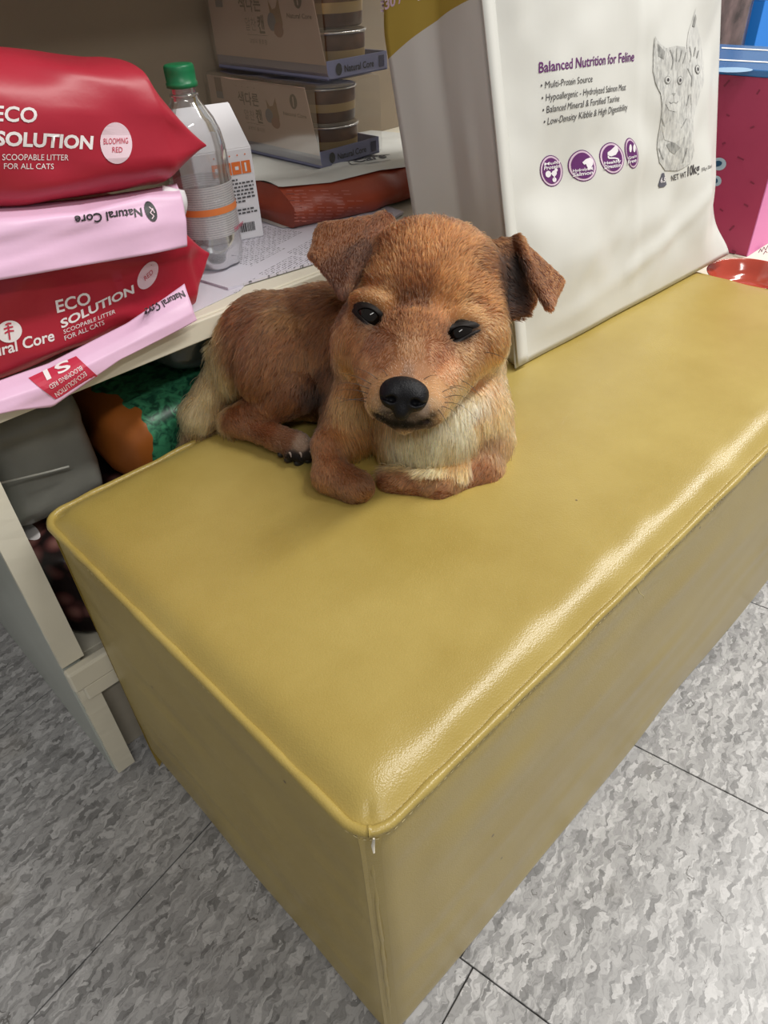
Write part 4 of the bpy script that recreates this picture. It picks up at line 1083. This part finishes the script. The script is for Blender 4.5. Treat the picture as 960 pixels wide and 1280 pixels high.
# ---- newspapers
def news_material(name, ang, sc=1.0):
    m = mat(name, (.62, .60, .66), .75, .3); N, L, b = nodes(m)
    g = N.new('ShaderNodeTexCoord'); mp = N.new('ShaderNodeMapping'); mp.inputs['Rotation'].default_value = (0, 0, math.radians(ang)); mp.inputs['Scale'].default_value = (sc, sc, sc)
    L.new(g.outputs['Object'], mp.inputs[0])
    br = N.new('ShaderNodeTexBrick'); br.inputs['Scale'].default_value = 1; br.inputs['Brick Width'].default_value = .011; br.inputs['Row Height'].default_value = .0042
    br.inputs['Mortar Size'].default_value = .0014; br.inputs['Mortar Smooth'].default_value = .3
    br.inputs['Color1'].default_value = (.16, .155, .18, 1); br.inputs['Color2'].default_value = (.26, .25, .29, 1); br.inputs['Mortar'].default_value = (.66, .64, .72, 1)
    L.new(mp.outputs[0], br.inputs['Vector'])
    n = N.new('ShaderNodeTexNoise'); n.inputs['Scale'].default_value = 420; L.new(mp.outputs[0], n.inputs['Vector'])
    c = N.new('ShaderNodeMath'); c.operation = 'GREATER_THAN'; c.inputs[1].default_value = .47; L.new(n.outputs['Fac'], c.inputs[0])
    mx = N.new('ShaderNodeMix'); mx.data_type = 'RGBA'; mx.inputs[6].default_value = (.66, .64, .72, 1); L.new(c.outputs[0], mx.inputs[0]); L.new(br.outputs[0], mx.inputs[7])
    # white columns and one darker picture block
    v = N.new('ShaderNodeTexVoronoi'); v.distance = 'CHEBYCHEV'; v.inputs['Scale'].default_value = 11; v.inputs['Randomness'].default_value = .6; L.new(mp.outputs[0], v.inputs['Vector'])
    c2 = N.new('ShaderNodeMath'); c2.operation = 'GREATER_THAN'; c2.inputs[1].default_value = .36; L.new(v.outputs['Distance'], c2.inputs[0])
    m2 = N.new('ShaderNodeMix'); m2.data_type = 'RGBA'; m2.inputs[7].default_value = (.66, .64, .72, 1); L.new(c2.outputs[0], m2.inputs[0]); L.new(mx.outputs[2], m2.inputs[6])
    L.new(m2.outputs[2], b.inputs['Base Color']); return m
def sheet(name, pts, z0, z1, m, label):
    bm = bmesh.new(); vs = [bm.verts.new((p[0], p[1], z0)) for p in pts]; f = bm.faces.new(vs)
    r = bmesh.ops.extrude_face_region(bm, geom=[f]); bmesh.ops.translate(bm, verts=[v for v in r['geom'] if isinstance(v, bmesh.types.BMVert)], vec=(0, 0, z1-z0))
    o = from_bm(name, bm, m); return tag(o, label, 'newspaper', 'newspapers on the shelf')
pt = lambda x, y, z: on(2, z, x, y)
sheet('newspaper', [pt(236, 394, ST), pt(300, 364, ST), (.44, .60), (.30, .66), (.20, .60), (.185, .50)], ST+.0003, ST+.0012, news_material('newsprint_under', 28), 'single newspaper sheet sticking out beside the lower pink flap')
sheet('newspaper', [pt(285, 361, ST+.003), (.40, .497), (.60, .545), (.62, .70), (.40, .74), pt(236, 346, ST+.003)], ST+.0014, ST+.0042, news_material('newsprint_top', -14), 'folded newspaper spread on the shelf under the plastic bottle')
# ---- plastic bottle
NB = ST+.0044
BT = thing('water_bottle', (.318, .583, NB), 'clear plastic bottle with a green cap half full of water', 'bottle')
bc = (.318, .583, NB)
def petal(r, z, w): return r*(1-(.16*max(0, 1-z/.028))*(.5+.5*math.cos(5*w+.6))**2)
prof = [(.004, .004), (.016, .0022), (.024, .0008), (.029, .004), (.0325, .012), (.034, .024), (.034, .045), (.0338, .060), (.0335, .1), (.034, .115), (.0335, .128), (.031, .142), (.026, .155), (.019, .166), (.0145, .173), (.0128, .178), (.0126, .186)]
def fine(p, n=4):
    p = np.array(p); out = []
    for i in range(len(p)-1):
        for t in np.linspace(0, 1, n, endpoint=False): out.append(tuple(p[i]*(1-t)+p[i+1]*t))
    return out+[tuple(p[-1])]
lathe('bottle_body', fine(prof), 60, clear_film('clear_plastic', (.93, .94, .95), .07, .06, .10), BT, bc, petal)
wp = [(max(.0005, r-.0012), z) for r, z in fine(prof) if z < .088]
wz = wp[-1][1]
wat = clear_film('water', (.90, .93, .94), .04, .03, .05, (.8, .85, .88))
lathe('water', wp+[(.02, wz+.0002), (.0005, wz+.0002)], 60, wat, BT, bc, petal)
lab = mat('bottle_label_film', (.75, .76, .78), .4); N, L, b = nodes(lab)
g = N.new('ShaderNodeNewGeometry'); sp = N.new('ShaderNodeSeparateXYZ'); L.new(g.outputs['Position'], sp.inputs[0])
wv = N.new('ShaderNodeTexWave'); wv.bands_direction = 'Z'; wv.inputs['Scale'].default_value = 130; wv.inputs['Distortion'].default_value = .3; L.new(g.outputs['Position'], wv.inputs['Vector'])
nn = N.new('ShaderNodeTexNoise'); nn.inputs['Scale'].default_value = 500; L.new(g.outputs['Position'], nn.inputs['Vector'])
mm = N.new('ShaderNodeMath'); mm.operation = 'MULTIPLY'; L.new(wv.outputs['Fac'], mm.inputs[0]); L.new(nn.outputs['Fac'], mm.inputs[1])
cr = N.new('ShaderNodeValToRGB'); cr.color_ramp.elements[0].position = .18; cr.color_ramp.elements[0].color = (.78, .78, .80, 1); cr.color_ramp.elements[1].position = .42; cr.color_ramp.elements[1].color = (.52, .52, .55, 1)
L.new(mm.outputs[0], cr.inputs[0]); L.new(cr.outputs[0], b.inputs['Base Color']); b.inputs['Alpha'].default_value = .5
lb = [(.0345, .040), (.0345, .06), (.0342, .08), (.0342, .094)]
lathe('label_band', lb, 60, lab, BT, bc)
lathe('orange_stripe', [(.0348, .0645), (.0347, .0715)], 60, mat('orange_ink', (.75, .22, .06), .5), BT, bc)
cap = mat('green_cap', (.01, .20, .075), .35, .5)
lathe('cap', [(.0005, .205), (.010, .205), (.0138, .2045), (.0148, .2028), (.0150, .198), (.0152, .189), (.0160, .1885), (.0160, .1845), (.0140, .184)], 72, cap, BT, bc, lambda r, z, w: r+(.0004*(k_ := math.cos(36*w)) if .189 < z < .203 and r > .0147 else 0))
lathe('neck_ring', [(.0128, .176), (.0150, .1765), (.0150, .1785), (.0128, .179)], 40, clear_film('neck_plastic', (.9, .92, .93), .1, .06, .12), BT, bc)
bt_ = np.array([-.72, -.69, 0]); bt_ /= np.linalg.norm(bt_)
print_text('printed_text', 'Herring', np.array(bc)+[.010, -.0365, .043], np.array(bc)+[.032, -.022, .043], np.array(bc)+[.010, -.0365, .0485], bt_*-1*-1, None, mat('pink_red_ink', (.5, .05, .12), .5), BT, bold=.02)
# ---- gable-topped white carton
CB = NB
CT = thing('white_carton', (.38, .65, CB), 'white carton with orange icons and a barcode standing beside the bottle', 'carton')
cw = mat('white_card', (.80, .80, .84), .5, .4, bump=(60, .08, .001))
fr = np.array([.039, -.013]); fr /= np.linalg.norm(fr); bk = np.array([-fr[1], fr[0]])
R_ = np.array([.416, .619]); Lf = R_-fr*.074
def cpt(u, d, z): q = Lf+fr*.074*u+bk*d; return (q[0], q[1], CB+z)
hz, hr, dr, dp = .106, .145, .068, .082
V = [cpt(0, 0, 0), cpt(1, 0, 0), cpt(1, dp, 0), cpt(0, dp, 0), cpt(0, 0, hz), cpt(1, 0, hz), cpt(1, dr, hr), cpt(0, dr, hr), cpt(1, dp, hz*.9), cpt(0, dp, hz*.9)]
bm = bmesh.new(); vs = [bm.verts.new(p) for p in V]
for f in [(0, 1, 5, 4), (4, 5, 6, 7), (7, 6, 8, 9), (9, 8, 2, 3), (1, 2, 8, 6, 5), (0, 4, 7, 9, 3), (0, 3, 2, 1)]: bm.faces.new([vs[i] for i in f])
bmesh.ops.bevel(bm, geom=bm.edges[:], offset=.0012, segments=2, affect='EDGES')
from_bm('carton_body', bm, cw, CT)
cn = np.array([-bk[0], -bk[1], 0.])
FP = lambda u, z: np.array(cpt(u, -.0004, z))
org = mat('orange_print', (.80, .19, .04), .5); gk = mat('dark_grey_print', (.09, .09, .1), .6)
def cshape(name, bm, m, eps=.0004): return project_flat(name, bm, lambda u, v: FP(u, v), cn, None, m, CT, eps, 0)
cshape('icon_block', rects_bm([(.30+.165*k, .078, .30+.165*k+.15, .092) for k in range(4)]), org)
cshape('icon_mark', rects_bm([(.345, .082, .40, .088), (.52, .081, .55, .089), (.68, .083, .74, .087), (.845, .080, .875, .090)]), cw, .0008)
for k in range(5): cshape('icon_dot', poly_bm(ellipse_pts(.36+.13*k, .099, .013, .0009, 8)), org)
rr = random.Random(3); rs = []
for row in range(7):
    z0 = .071-row*.0042; x = .34
    while x < .93:
        w = rr.uniform(.025, .07)
        if not (row == 0 and x > .7) and not (row == 6 and x > .75): rs.append((x, z0, min(x+w, .95), z0+.0020))
        x += w+.018
for row in range(2):
    z0 = .036-row*.004; x = .50
    while x < .9:
        w = rr.uniform(.03, .07); rs.append((x, z0, x+w, z0+.002)); x += w+.018
cshape('small_print', rects_bm(rs), gk)
x = .60; bs = []
while x < .86:
    w = rr.choice((.008, .014, .02)); bs.append((x, .010, x+w, .021)); x += w+rr.choice((.007, .012))
cshape('barcode', rects_bm(bs), M_bk)

# ---- soft bag lying under the can packs: white printed top, rust red front
SB = thing('soft_food_bag', (.62, .72, NB), 'rust red and white pet food bag lying flat under the can packs', 'bag')
M_rust = mat('rust_bag_film', (.30, .050, .022), .38, .5, bump=(30, .4, .003), var=(12, .15))
M_wtop = mat('white_bag_top', (.62, .63, .60), .45, .4, bump=(22, .3, .003))
hz_t = lerp_tab([(.40, .060), (.46, .050), (.52, .046), (.60, .046), (.68, .038), (.76, .026), (.9, .014)])
yfront = lerp_tab([(.40, .650), (.46, .612), (.52, .588), (.60, .578), (.70, .570), (.9, .57)])
def rustf(u, v):
    x = .457+.423*u; h = hz_t(x); y = yfront(x)
    b_ = math.sin(math.pi*min(1, v*1.15)) if v < .87 else math.sin(math.pi*.99)
    return (x, y - .016*math.sin(math.pi*v)**.8 + .004*nz(x, v*.06, 0, 40, 3) + .02*v*v, NB+.001+h*v*.98)
rf = grid('front_panel', rustf, 70, 22, M_rust, SB)
def wtopf(u, v):
    x = .455+.445*u; h = hz_t(x); y0 = yfront(x)+.012
    y = y0 + (.92-y0)*v
    z = NB+h + .0022*nz(x, y, 0, 24, 6)*(1-abs(2*v-1)) + .003*math.sin(math.pi*min(1, v*6))*(v < .17) - (.020*((v-.5)/.5)**2*h/.05 if v > .5 else 0)
    if .55 < x < .73 and y > .67: z = min(z, NB+.0405)
    return (x, y, z)
grid('side_panel', lambda u, v: (.4572-.010*math.sin(math.pi*v)*min(1, u*4)+.003*nz(u, v, 0, 5, 2)*min(1, u*4), rustf(0, v)[1]+.28*u, NB+.001+hz_t(.457)*(1-.5*u*u)*v*.98), 16, 10, M_rust, SB)
wf = grid('top_panel', wtopf, 90, 60, M_wtop, SB)
grid('under_panel', lambda u, v: (.45+.43*u, yfront(.45+.43*u)+.004+(.90-yfront(.45+.43*u))*v, NB+.0012), 30, 10, M_wtop, SB)
tw = bvh_of(wf)
zt = NB+.04
PT = lambda x, y: on(2, zt, x, y)
print_text('printed_text', 'Care', PT(444, 208), PT(484, 196), PT(440, 200), (0, 0, 1), tw, gk, SB, bold=.02, eps=.0008)
project_flat('print_outline', strokes_bm([[(436, 208), (440, 202), (462, 197), (487, 189)], [(436, 208), (441, 214), (460, 211), (488, 202)]], 1.1), lambda u, v: PT(u, v), (0, 0, 1), tw, gk, SB, .0008)
tr = bvh_of(rf); rs = []
for c in range(9):
    z0 = 238+0*c
    rs += [(368+9.5*c, 238+r*4.2, 368+9.5*c+rr.uniform(4, 8), 238+r*4.2+1.2) for r in range(10) if rr.random() > .15]
pn = np.array([0, -1, .15]); pn /= np.linalg.norm(pn)
project_flat('small_print', rects_bm(rs), lambda u, v: on(1, .575, u, v), pn, tr, mat('faded_pink_print', (.42, .13, .10), .5), SB, .0005, .01)

# ---- shrink-wrapped can packs
def can_pack(base, w, l, h, label, seed):
    x0, y0, z0 = base
    T = thing('can_pack', (x0+w/2, y0+l/2, z0), label, 'can pack', 'can packs stacked on the shelf')
    th = .022
    slv = mat('kraft_sleeve', (.74, .52, .43), .6, .3, var=(20, .05)); tray = mat('lilac_tray', (.24, .25, .40), .5, .4); 
    # tray: floor and four low walls
    box('tray', (x0, y0, z0), (x0+w, y0+l, z0+.0012), tray, T, 0)
    for a, b_ in (((x0, y0, z0), (x0+.0015, y0+l, z0+th)), ((x0+w-.0015, y0, z0), (x0+w, y0+l, z0+th)), ((x0+.0015, y0, z0), (x0+w-.0015, y0+.0015, z0+th)), ((x0+.0015, y0+l-.0015, z0), (x0+w-.0015, y0+l, z0+th))):
        box('tray_wall', a, b_, tray, T, .0004)
    # printed sleeve panel on the long side, its near edge cut aslant
    bm = bmesh.new()
    zz = [z0+th*.8, z0+h]
    for dx in (0, .0012):
        vs = [bm.verts.new(p) for p in ((x0-.0014+dx, y0+.001, zz[0]), (x0-.0014+dx, y0+l-.001, zz[0]), (x0-.0014+dx, y0+l-.001, zz[1]), (x0-.0014+dx, y0+.020, zz[1]))]
        bm.faces.new(vs)
    bm.verts.ensure_lookup_table()
    for k in range(4): bm.faces.new([bm.verts[k], bm.verts[(k+1) % 4], bm.verts[4+(k+1) % 4], bm.verts[4+k]])
    from_bm('sleeve', bm, slv, T)
    # cans: two layers of three
    foil = mat('foil_lid', (.75, .74, .72), .25, .5, metal=1.0); cb = mat('brown_can_print', (.13, .060, .028), .35, .5, var=(60, .3)); cg = mat('gold_can_band', (.42, .29, .12), .35)
    r = min(w*.5-.006, .040); ch = (h-.004)/2
    for lay in range(2):
        for q in range(3):
            cx, cy, cz = x0+w*.5+.004, y0+.006+r+q*(2*r+.002), z0+.0016+lay*ch
            c = lathe('can', [(.0005, 0), (r*.86, 0), (r*.93, .002), (r, ch*.72), (r*1.0, ch*.86)], 40, cb, T, (cx, cy, cz))
            lathe('can_band', [(r*.958, ch*.30), (r*.982, ch*.52)], 40, cg, c, (cx, cy, cz))
            lathe('can_lid', [(r*1.0, ch*.86), (r*1.05, ch*.87), (r*1.05, ch*.92), (r*.97, ch*.93), (r*.94, ch*.90), (.0005, ch*.90)], 40, foil, c, (cx, cy, cz))
    # shrink film
    fm = clear_film('shrink_film', (.98, .98, .98), .03, .12, .02)
    def film(u, v):
        w_ = 2*math.pi*u; k = .16; cx_, sz_ = math.cos(w_), math.sin(w_)
        X = x0+w/2 + (w/2+.003)*math.copysign(abs(cx_)**k, cx_); Z = z0+h/2+.003 + (h/2+.002)*math.copysign(abs(sz_)**k, sz_)
        Y = y0-.003+(l+.006)*v
        sag = .004*nz(u*9, v*7, seed, 1.3, seed)*math.sin(math.pi*v)*(.3 if sz_ < 0 else 1)
        if sz_ < -.2: Z = max(Z, z0+.0004)
        return (X - sag*.3, Y, Z - abs(sag)*.6*(sz_ > .5))
    grid('shrink_film', film, 80, 20, fm, T)
    def endf(u, v): return (x0-.001+(w+.004)*u, y0-.0035-.002*abs(nz(u*4, v*4, seed, 1.5, 3)), z0+.002+(h-.001)*v)
    grid('shrink_film', endf, 16, 12, fm, T)
    n = np.array([-1., 0, 0]); XP = x0-.0016
    P = lambda s, t: (XP, y0+l*(1-s), z0+th+(h-th)*t)     # s: left to right along the sleeve, t: up
    dk = mat('brown_print', (.10, .065, .05), .6); 
    def tx(s, a, b_, c_, m, **k): print_text('printed_text', s, P(*a), P(*b_), P(*c_), n, None, m, T, eps=.0004, **k)
    tx('색다른', (.30, .60), (.50, .60), (.30, .80), dk, bold=.02, capref='색'); tx('알찬', (.34, .34), (.44, .34), (.34, .50), mat('faint_brown_print', (.24, .17, .14), .6), capref='색'); tx('캔', (.455, .32), (.515, .32), (.455, .54), dk, bold=.03, capref='색')
    tx('고양이 통조림', (.36, .16), (.52, .16), (.36, .22), dk, capref='색'); tx('・・・・', (.29, .86), (.48, .86), (.29, .90), dk)
    tx('Natural Core', (.72, .52), (.92, .52), (.72, .58), dk, bold=.02)
    pl = lambda nme, bm, m, e=.0004: project_flat(nme, bm, lambda u, v: P(u, v), n, None, m, T, e, 0)
    pl('logo', poly_bm(ellipse_pts(.82, .76, .032, .12, 22)), M_bk); pl('logo_mark', strokes_bm([[(.82, .68), (.82, .84)]], .008), slv, .0007)
    pl('print_block', rects_bm([(.08, .70, .15, .98)]), mat('rust_print', (.20, .10, .07), .6)); pl('print_block', rects_bm([(.08, .62, .15, .74)]), mat('blue_grey_print', (.16, .17, .22), .6), .0006)
    pl('print_rule', rects_bm([(.35, .27, .53, .276)]), dk)
    pl('pet_print', poly_bm([(.58, .50), (.57, .74), (.60, .62), (.63, .64), (.66, .78), (.67, .58), (.68, .44), (.66, .32), (.60, .30)]), mat('orange_brown_print', (.30, .14, .05), .6)); pl('pet_print', poly_bm(ellipse_pts(.585, .46, .036, .12, 18)), mat('slate_blue_print', (.12, .14, .20), .6), .0006); pl('pet_print', poly_bm(ellipse_pts(.64, .36, .04, .10, 18)), mat('red_brown_print', (.30, .08, .04), .6), .0007)
    e = np.array([0, -1., 0]); Q = lambda s, t: (x0+w*s, y0-.0004, z0+th*t)
    print_text('printed_text', 'Natural Core', Q(.27, .3), Q(.76, .3), Q(.27, .66), e, None, M_bk, T, eps=.0004, bold=.015)
    project_flat('logo', poly_bm(ellipse_pts(.18, .5, .05, .32, 18)), lambda u, v: Q(u, v), e, None, M_bk, T, .0004, 0)
    project_flat('print_block', rects_bm([(.85, .2, .94, .82)]), lambda u, v: Q(u, v), e, None, mat('navy_print', (.05, .05, .11), .6), T, .0004, 0)
can_pack((.570, .676, .6005), .115, .254, .099, 'shrink-wrapped can pack with kraft sleeve resting on the rust red bag', 11)
can_pack((.590, .670, .7065), .112, .254, .110, 'shrink-wrapped can pack stacked on top of the other can pack', 12)

# ================================================================== LOW STAND, BOWL AND BOXES BEYOND THE BENCH
SZ = .395
STD = thing('low_stand', (1.25, .45, 0), 'low cream stand beyond the right end of the bench', 'stand')
box('stand_top', (.975, .10, SZ-.02), (2.20, .47, SZ), M_white, STD, .002)
box('stand_top', (1.08, .4705, SZ-.02), (2.20, .90, SZ), M_white, STD, .002)
for x in (1.09, 2.17):
    for y in (.115, .87): box('leg', (x, y, .001), (x+.025, y+.02, SZ-.0205), M_white, STD, .001)
pb = on(2, SZ+.0012, 934, 321)
pp_ = tag(box('paper_sheet', (pb[0]-.01, pb[1]-.115, SZ+.0002), (pb[0]+.30, pb[1]+.02, SZ+.001), mat('cream_paper', (.70, .64, .55), .7)), 'cream paper with handwriting lying under the pink box', 'paper')
project_flat('handwriting', strokes_bm([[(948, 316), (951, 311), (952, 315), (955, 309), (957, 313), (960, 307)], [(954, 318), (957, 314), (959, 316)]], .8), lambda u, v: on(2, SZ+.001, u, v), (0, 0, 1), None, M_bk, pp_, .0003, 0)
# red bowl
bo = on(2, .43, 934, 344) + np.array([.008, .0, 0])
BO = thing('pet_bowl', (bo[0], bo[1], SZ), 'shallow glossy red bowl on the stand at the end of the bench', 'bowl')
lathe('bowl', fine([(.001, .0005), (.035, .0005), (.040, .004), (.052, .020), (.0605, .033), (.0615, .035), (.060, .0355), (.057, .032), (.047, .016), (.036, .007), (.001, .006)], 3), 64, mat('red_glazed_plastic', (.40, .055, .030), .12, .6, coat=.4), BO, (bo[0], bo[1], SZ+.0016))
# pink box with blue lid
M_mag = mat('magenta_card', (.42, .045, .115), .42, .4, var=(6, .06)); M_pk2 = mat('lit_pink_card', (.72, .20, .46), .45); M_blue = mat('blue_card', (.03, .17, .46), .22, .5, coat=.3)  # paler pink for the front face: the light on it is put into the colour
top_z = on(0, pb[0], 925, 95)[2]
PB = thing('pink_box', (pb[0]+.13, pb[1]+.12, SZ), 'magenta pink carton with a printed blue lid behind the white sack', 'box')
z0b = SZ+.0014
bx0, by0, bx1, by1 = pb[0], pb[1], pb[0]+.24, pb[1]+.35
box('box_side', (bx0, by0+.002, z0b), (bx0+.003, by1, top_z), M_mag, PB, .0005); box('box_front', (bx0, by0, z0b), (bx1, by0+.0019, top_z), M_pk2, PB, .0004)
box('box_back', (bx0+.0031, by1-.003, z0b), (bx1, by1, top_z), M_mag, PB, 0); box('box_side', (bx1-.003, by0+.002, z0b), (bx1, by1-.0031, top_z), M_mag, PB, .0005)
box('box_lid', (bx0-.001, by0-.001, top_z+.0002), (bx1+.001, by1+.001, top_z+.010), M_blue, PB, .0015)
nL = np.array([-1., 0, 0]); XL = lambda x, y: on(0, bx0, x, y)
navy = mat('navy_print_box', (.01, .07, .16), .5); lbl = mat('pale_blue_print', (.45, .60, .72), .5); dkm = mat('deep_magenta_print', (.24, .02, .06), .5)
def pbs(nme, bm, m, e): return project_flat(nme, bm, lambda u, v: XL(u, v), nL, None, m, PB, e, 0)
pbs('letter_edge', poly_bm(ellipse_pts(899, 205, 9, 8, 20, -.2)), lbl, .0005); pbs('letter', poly_bm(ellipse_pts(897, 204.5, 6, 3.6, 16, -.2)), navy, .0009)
pbs('letter_edge', poly_bm(ellipse_pts(896, 226, 6, 6.5, 18)), lbl, .0005); pbs('letter', poly_bm(ellipse_pts(895, 226, 2.6, 3, 14)), navy, .0009)
pbs('sprinkle', strokes_bm([[(922, 196), (930, 200)], [(938, 227), (943, 230)], [(912, 288), (918, 282)], [(930, 255), (935, 258)], [(915, 313), (920, 315)], [(905, 108), (912, 100)], [(946, 118), (950, 112)], [(908, 143), (912, 145)], [(938, 160), (943, 158)], [(903, 180), (907, 178)], [(900, 261), (904, 264)]], 2.2), dkm, .0005)
tz = top_z+.0103; TP = lambda x, y: on(2, tz, x, y)
project_flat('lid_print', strokes_bm([[(884, 74), (960, 78)], [(902, 60), (960, 63)]], 1.6), lambda u, v: TP(u, v), (0, 0, 1), None, M_wt, PB, .0003, 0)
project_flat('lid_print', poly_bm(ellipse_pts(915, 87.5, 26, 3.2, 24)), lambda u, v: TP(u, v), (0, 0, 1), None, mat('light_blue_print', (.35, .55, .78), .3), PB, .0003, 0)
print_text('printed_text', 'COOKIE', TP(895, 83), TP(948, 82), TP(895, 79), (0, 0, 1), None, M_wt, PB, eps=.0003) if False else None
b2 = on(1, .66, 947, 41)
BB = thing('blue_box', (b2[0]+.12, .72, SZ), 'bright blue carton standing upright behind the pink box', 'box')
box('carton', (b2[0], .66, SZ+.0005), (b2[0]+.24, .80, b2[2]+.062), mat('bright_blue_card', (.02, .22, .75), .3, .5), BB, .0015)
box('carton_flap', (b2[0], .66, b2[2]+.0625), (b2[0]+.24, .80, b2[2]+.064), mat('bright_blue_card_top', (.03, .25, .80), .3, .5), BB, .0003)
# dark shiny treat pack behind the sack
def blob_bag(name, lo, hi, m, label, seed, cat='bag', p=.5, parts=None, group=None):
    lo, hi = np.array(lo), np.array(hi); c, r = (lo+hi)/2, (hi-lo)/2; nu, nv = 56, 40; V = []
    for i in range(nu):
        a = 2*math.pi*i/nu
        for j in range(nv):
            t = -math.pi/2+math.pi*j/(nv-1); ct_, st_ = math.cos(t), math.sin(t)
            d = np.array([math.copysign(abs(ct_)**p*abs(math.cos(a))**p, math.cos(a)), math.copysign(abs(ct_)**p*abs(math.sin(a))**p, math.sin(a)), math.copysign(abs(st_)**p, st_)])
            q = c+r*d; k = nz(*q, 16, seed)*.05+nz(*q, 38, seed+1)*.03
            q = c+(q-c)*(1-abs(k)*1.2); q[2] = max(q[2], lo[2]); V.append(q)
    T = thing(name, (c[0], c[1], lo[2]), label, cat, group)
    o = mesh('pouch', V, grid_faces(nu, nv, cu=True), m, T); return T, o
M_dark = mat('dark_brown_foil', (.11, .075, .075), .22, .6, bump=(18, .5, .004), var=(22, .7))
dpk = on(0, 1.36, 905, 20)
blob_bag('treat_pouch', (1.46, .645, SZ+.0005), (b2[0]-.004, .88, .88), M_dark, 'dark brown shiny pouch behind the white sack and blue lid', 21)

# ================================================================== STORED BELOW THE SHELF
LZ = .2055
def kibble_material():
    m = mat('kibble_print', (.1, .04, .03), .35, .5); N, L, b = nodes(m)
    g = N.new('ShaderNodeNewGeometry'); v = N.new('ShaderNodeTexVoronoi'); v.inputs['Scale'].default_value = 38; L.new(g.outputs['Position'], v.inputs['Vector'])
    r = N.new('ShaderNodeValToRGB'); e = r.color_ramp.elements; e[0].position = .12; e[0].color = (.22, .10, .085, 1); e[1].position = .55; e[1].color = (.012, .007, .007, 1)
    x = e.new(.38); x.color = (.08, .028, .026, 1)
    L.new(v.outputs['Distance'], r.inputs[0]); L.new(r.outputs[0], b.inputs['Base Color']); return m
T, o = blob_bag('kibble_sack', (-.019, .485, LZ), (.30, .72, .350), kibble_material(), 'dark sack printed with brown kibble under the shelf beside the bench corner', 31, p=.35)
h = bvh_of(o); project_flat('white_sticker', poly_bm(ellipse_pts(57, 675, 13, 11, 26)), lambda u, v: on(1, .50, u, v), (0, -1, .4), h, M_wt, T, .0008, .005)
T, o = blob_bag('grey_sack', (-.0185, .54, .352), (.105, .80, .505), mat('grey_film', (.27, .27, .24), .35, .5, bump=(14, .5, .005), var=(7, .2)), 'pale grey plastic sack on top of the kibble sack under the shelf', 41, p=.34)
tube('weld_seam', [np.array(on(1, .528, x, y)) for x, y in ((0, 604), (30, 597), (60, 590), (86, 583))], .0012, mat('pale_seam', (.55, .55, .5), .4), T, 6)
def green_material():
    m = mat('green_leaf_print', (.02, .15, .08), .4, .5); N, L, b = nodes(m)
    g = N.new('ShaderNodeNewGeometry'); n = N.new('ShaderNodeTexNoise'); n.inputs['Scale'].default_value = 75; n.inputs['Detail'].default_value = 5; n.inputs['Distortion'].default_value = 1.5; L.new(g.outputs['Position'], n.inputs['Vector'])
    r = N.new('ShaderNodeValToRGB'); e = r.color_ramp.elements; e[0].position = .38; e[0].color = (.008, .06, .035, 1); e[1].position = .6; e[1].color = (.05, .26, .13, 1)
    L.new(n.outputs['Fac'], r.inputs[0])
    sp = N.new('ShaderNodeSeparateXYZ'); L.new(g.outputs['Position'], sp.inputs[0])
    w = N.new('ShaderNodeTexNoise'); w.inputs['Scale'].default_value = 22; L.new(g.outputs['Position'], w.inputs['Vector'])
    a = N.new('ShaderNodeMath'); a.operation = 'MULTIPLY_ADD'; a.inputs[1].default_value = .05; L.new(w.outputs['Fac'], a.inputs[0]); L.new(sp.outputs['X'], a.inputs[2])
    c = N.new('ShaderNodeMath'); c.operation = 'LESS_THAN'; c.inputs[1].default_value = .170; L.new(a.outputs[0], c.inputs[0])
    mx = N.new('ShaderNodeMix'); mx.data_type = 'RGBA'; mx.inputs[7].default_value = (.36, .105, .018, 1); L.new(c.outputs[0], mx.inputs[0]); L.new(r.outputs[0], mx.inputs[6])
    L.new(mx.outputs[2], b.inputs['Base Color']); return m
blob_bag('green_feed_bag', (.112, .50, .352), (.30, .70, .462), green_material(), 'orange and green printed feed bag under the shelf behind the bench', 51, p=.5)
film_m = clear_film('smoky_wrap', (.55, .62, .60), .05, .2, .45, (.16, .20, .19))
T, o = blob_bag('wrapped_bundle', (.20, .515, .464), (.46, .76, .527), film_m, 'smoky plastic wrapped bundle on top of the green feed bag', 61, p=.45)
blob_bag('brown_pouch', (.305, .50, LZ), (.62, .74, .44), mat('brown_pouch_film', (.06, .03, .022), .4, .5, bump=(16, .5, .004)), 'dark brown pouch under the shelf hidden behind the dog', 71, p=.4)
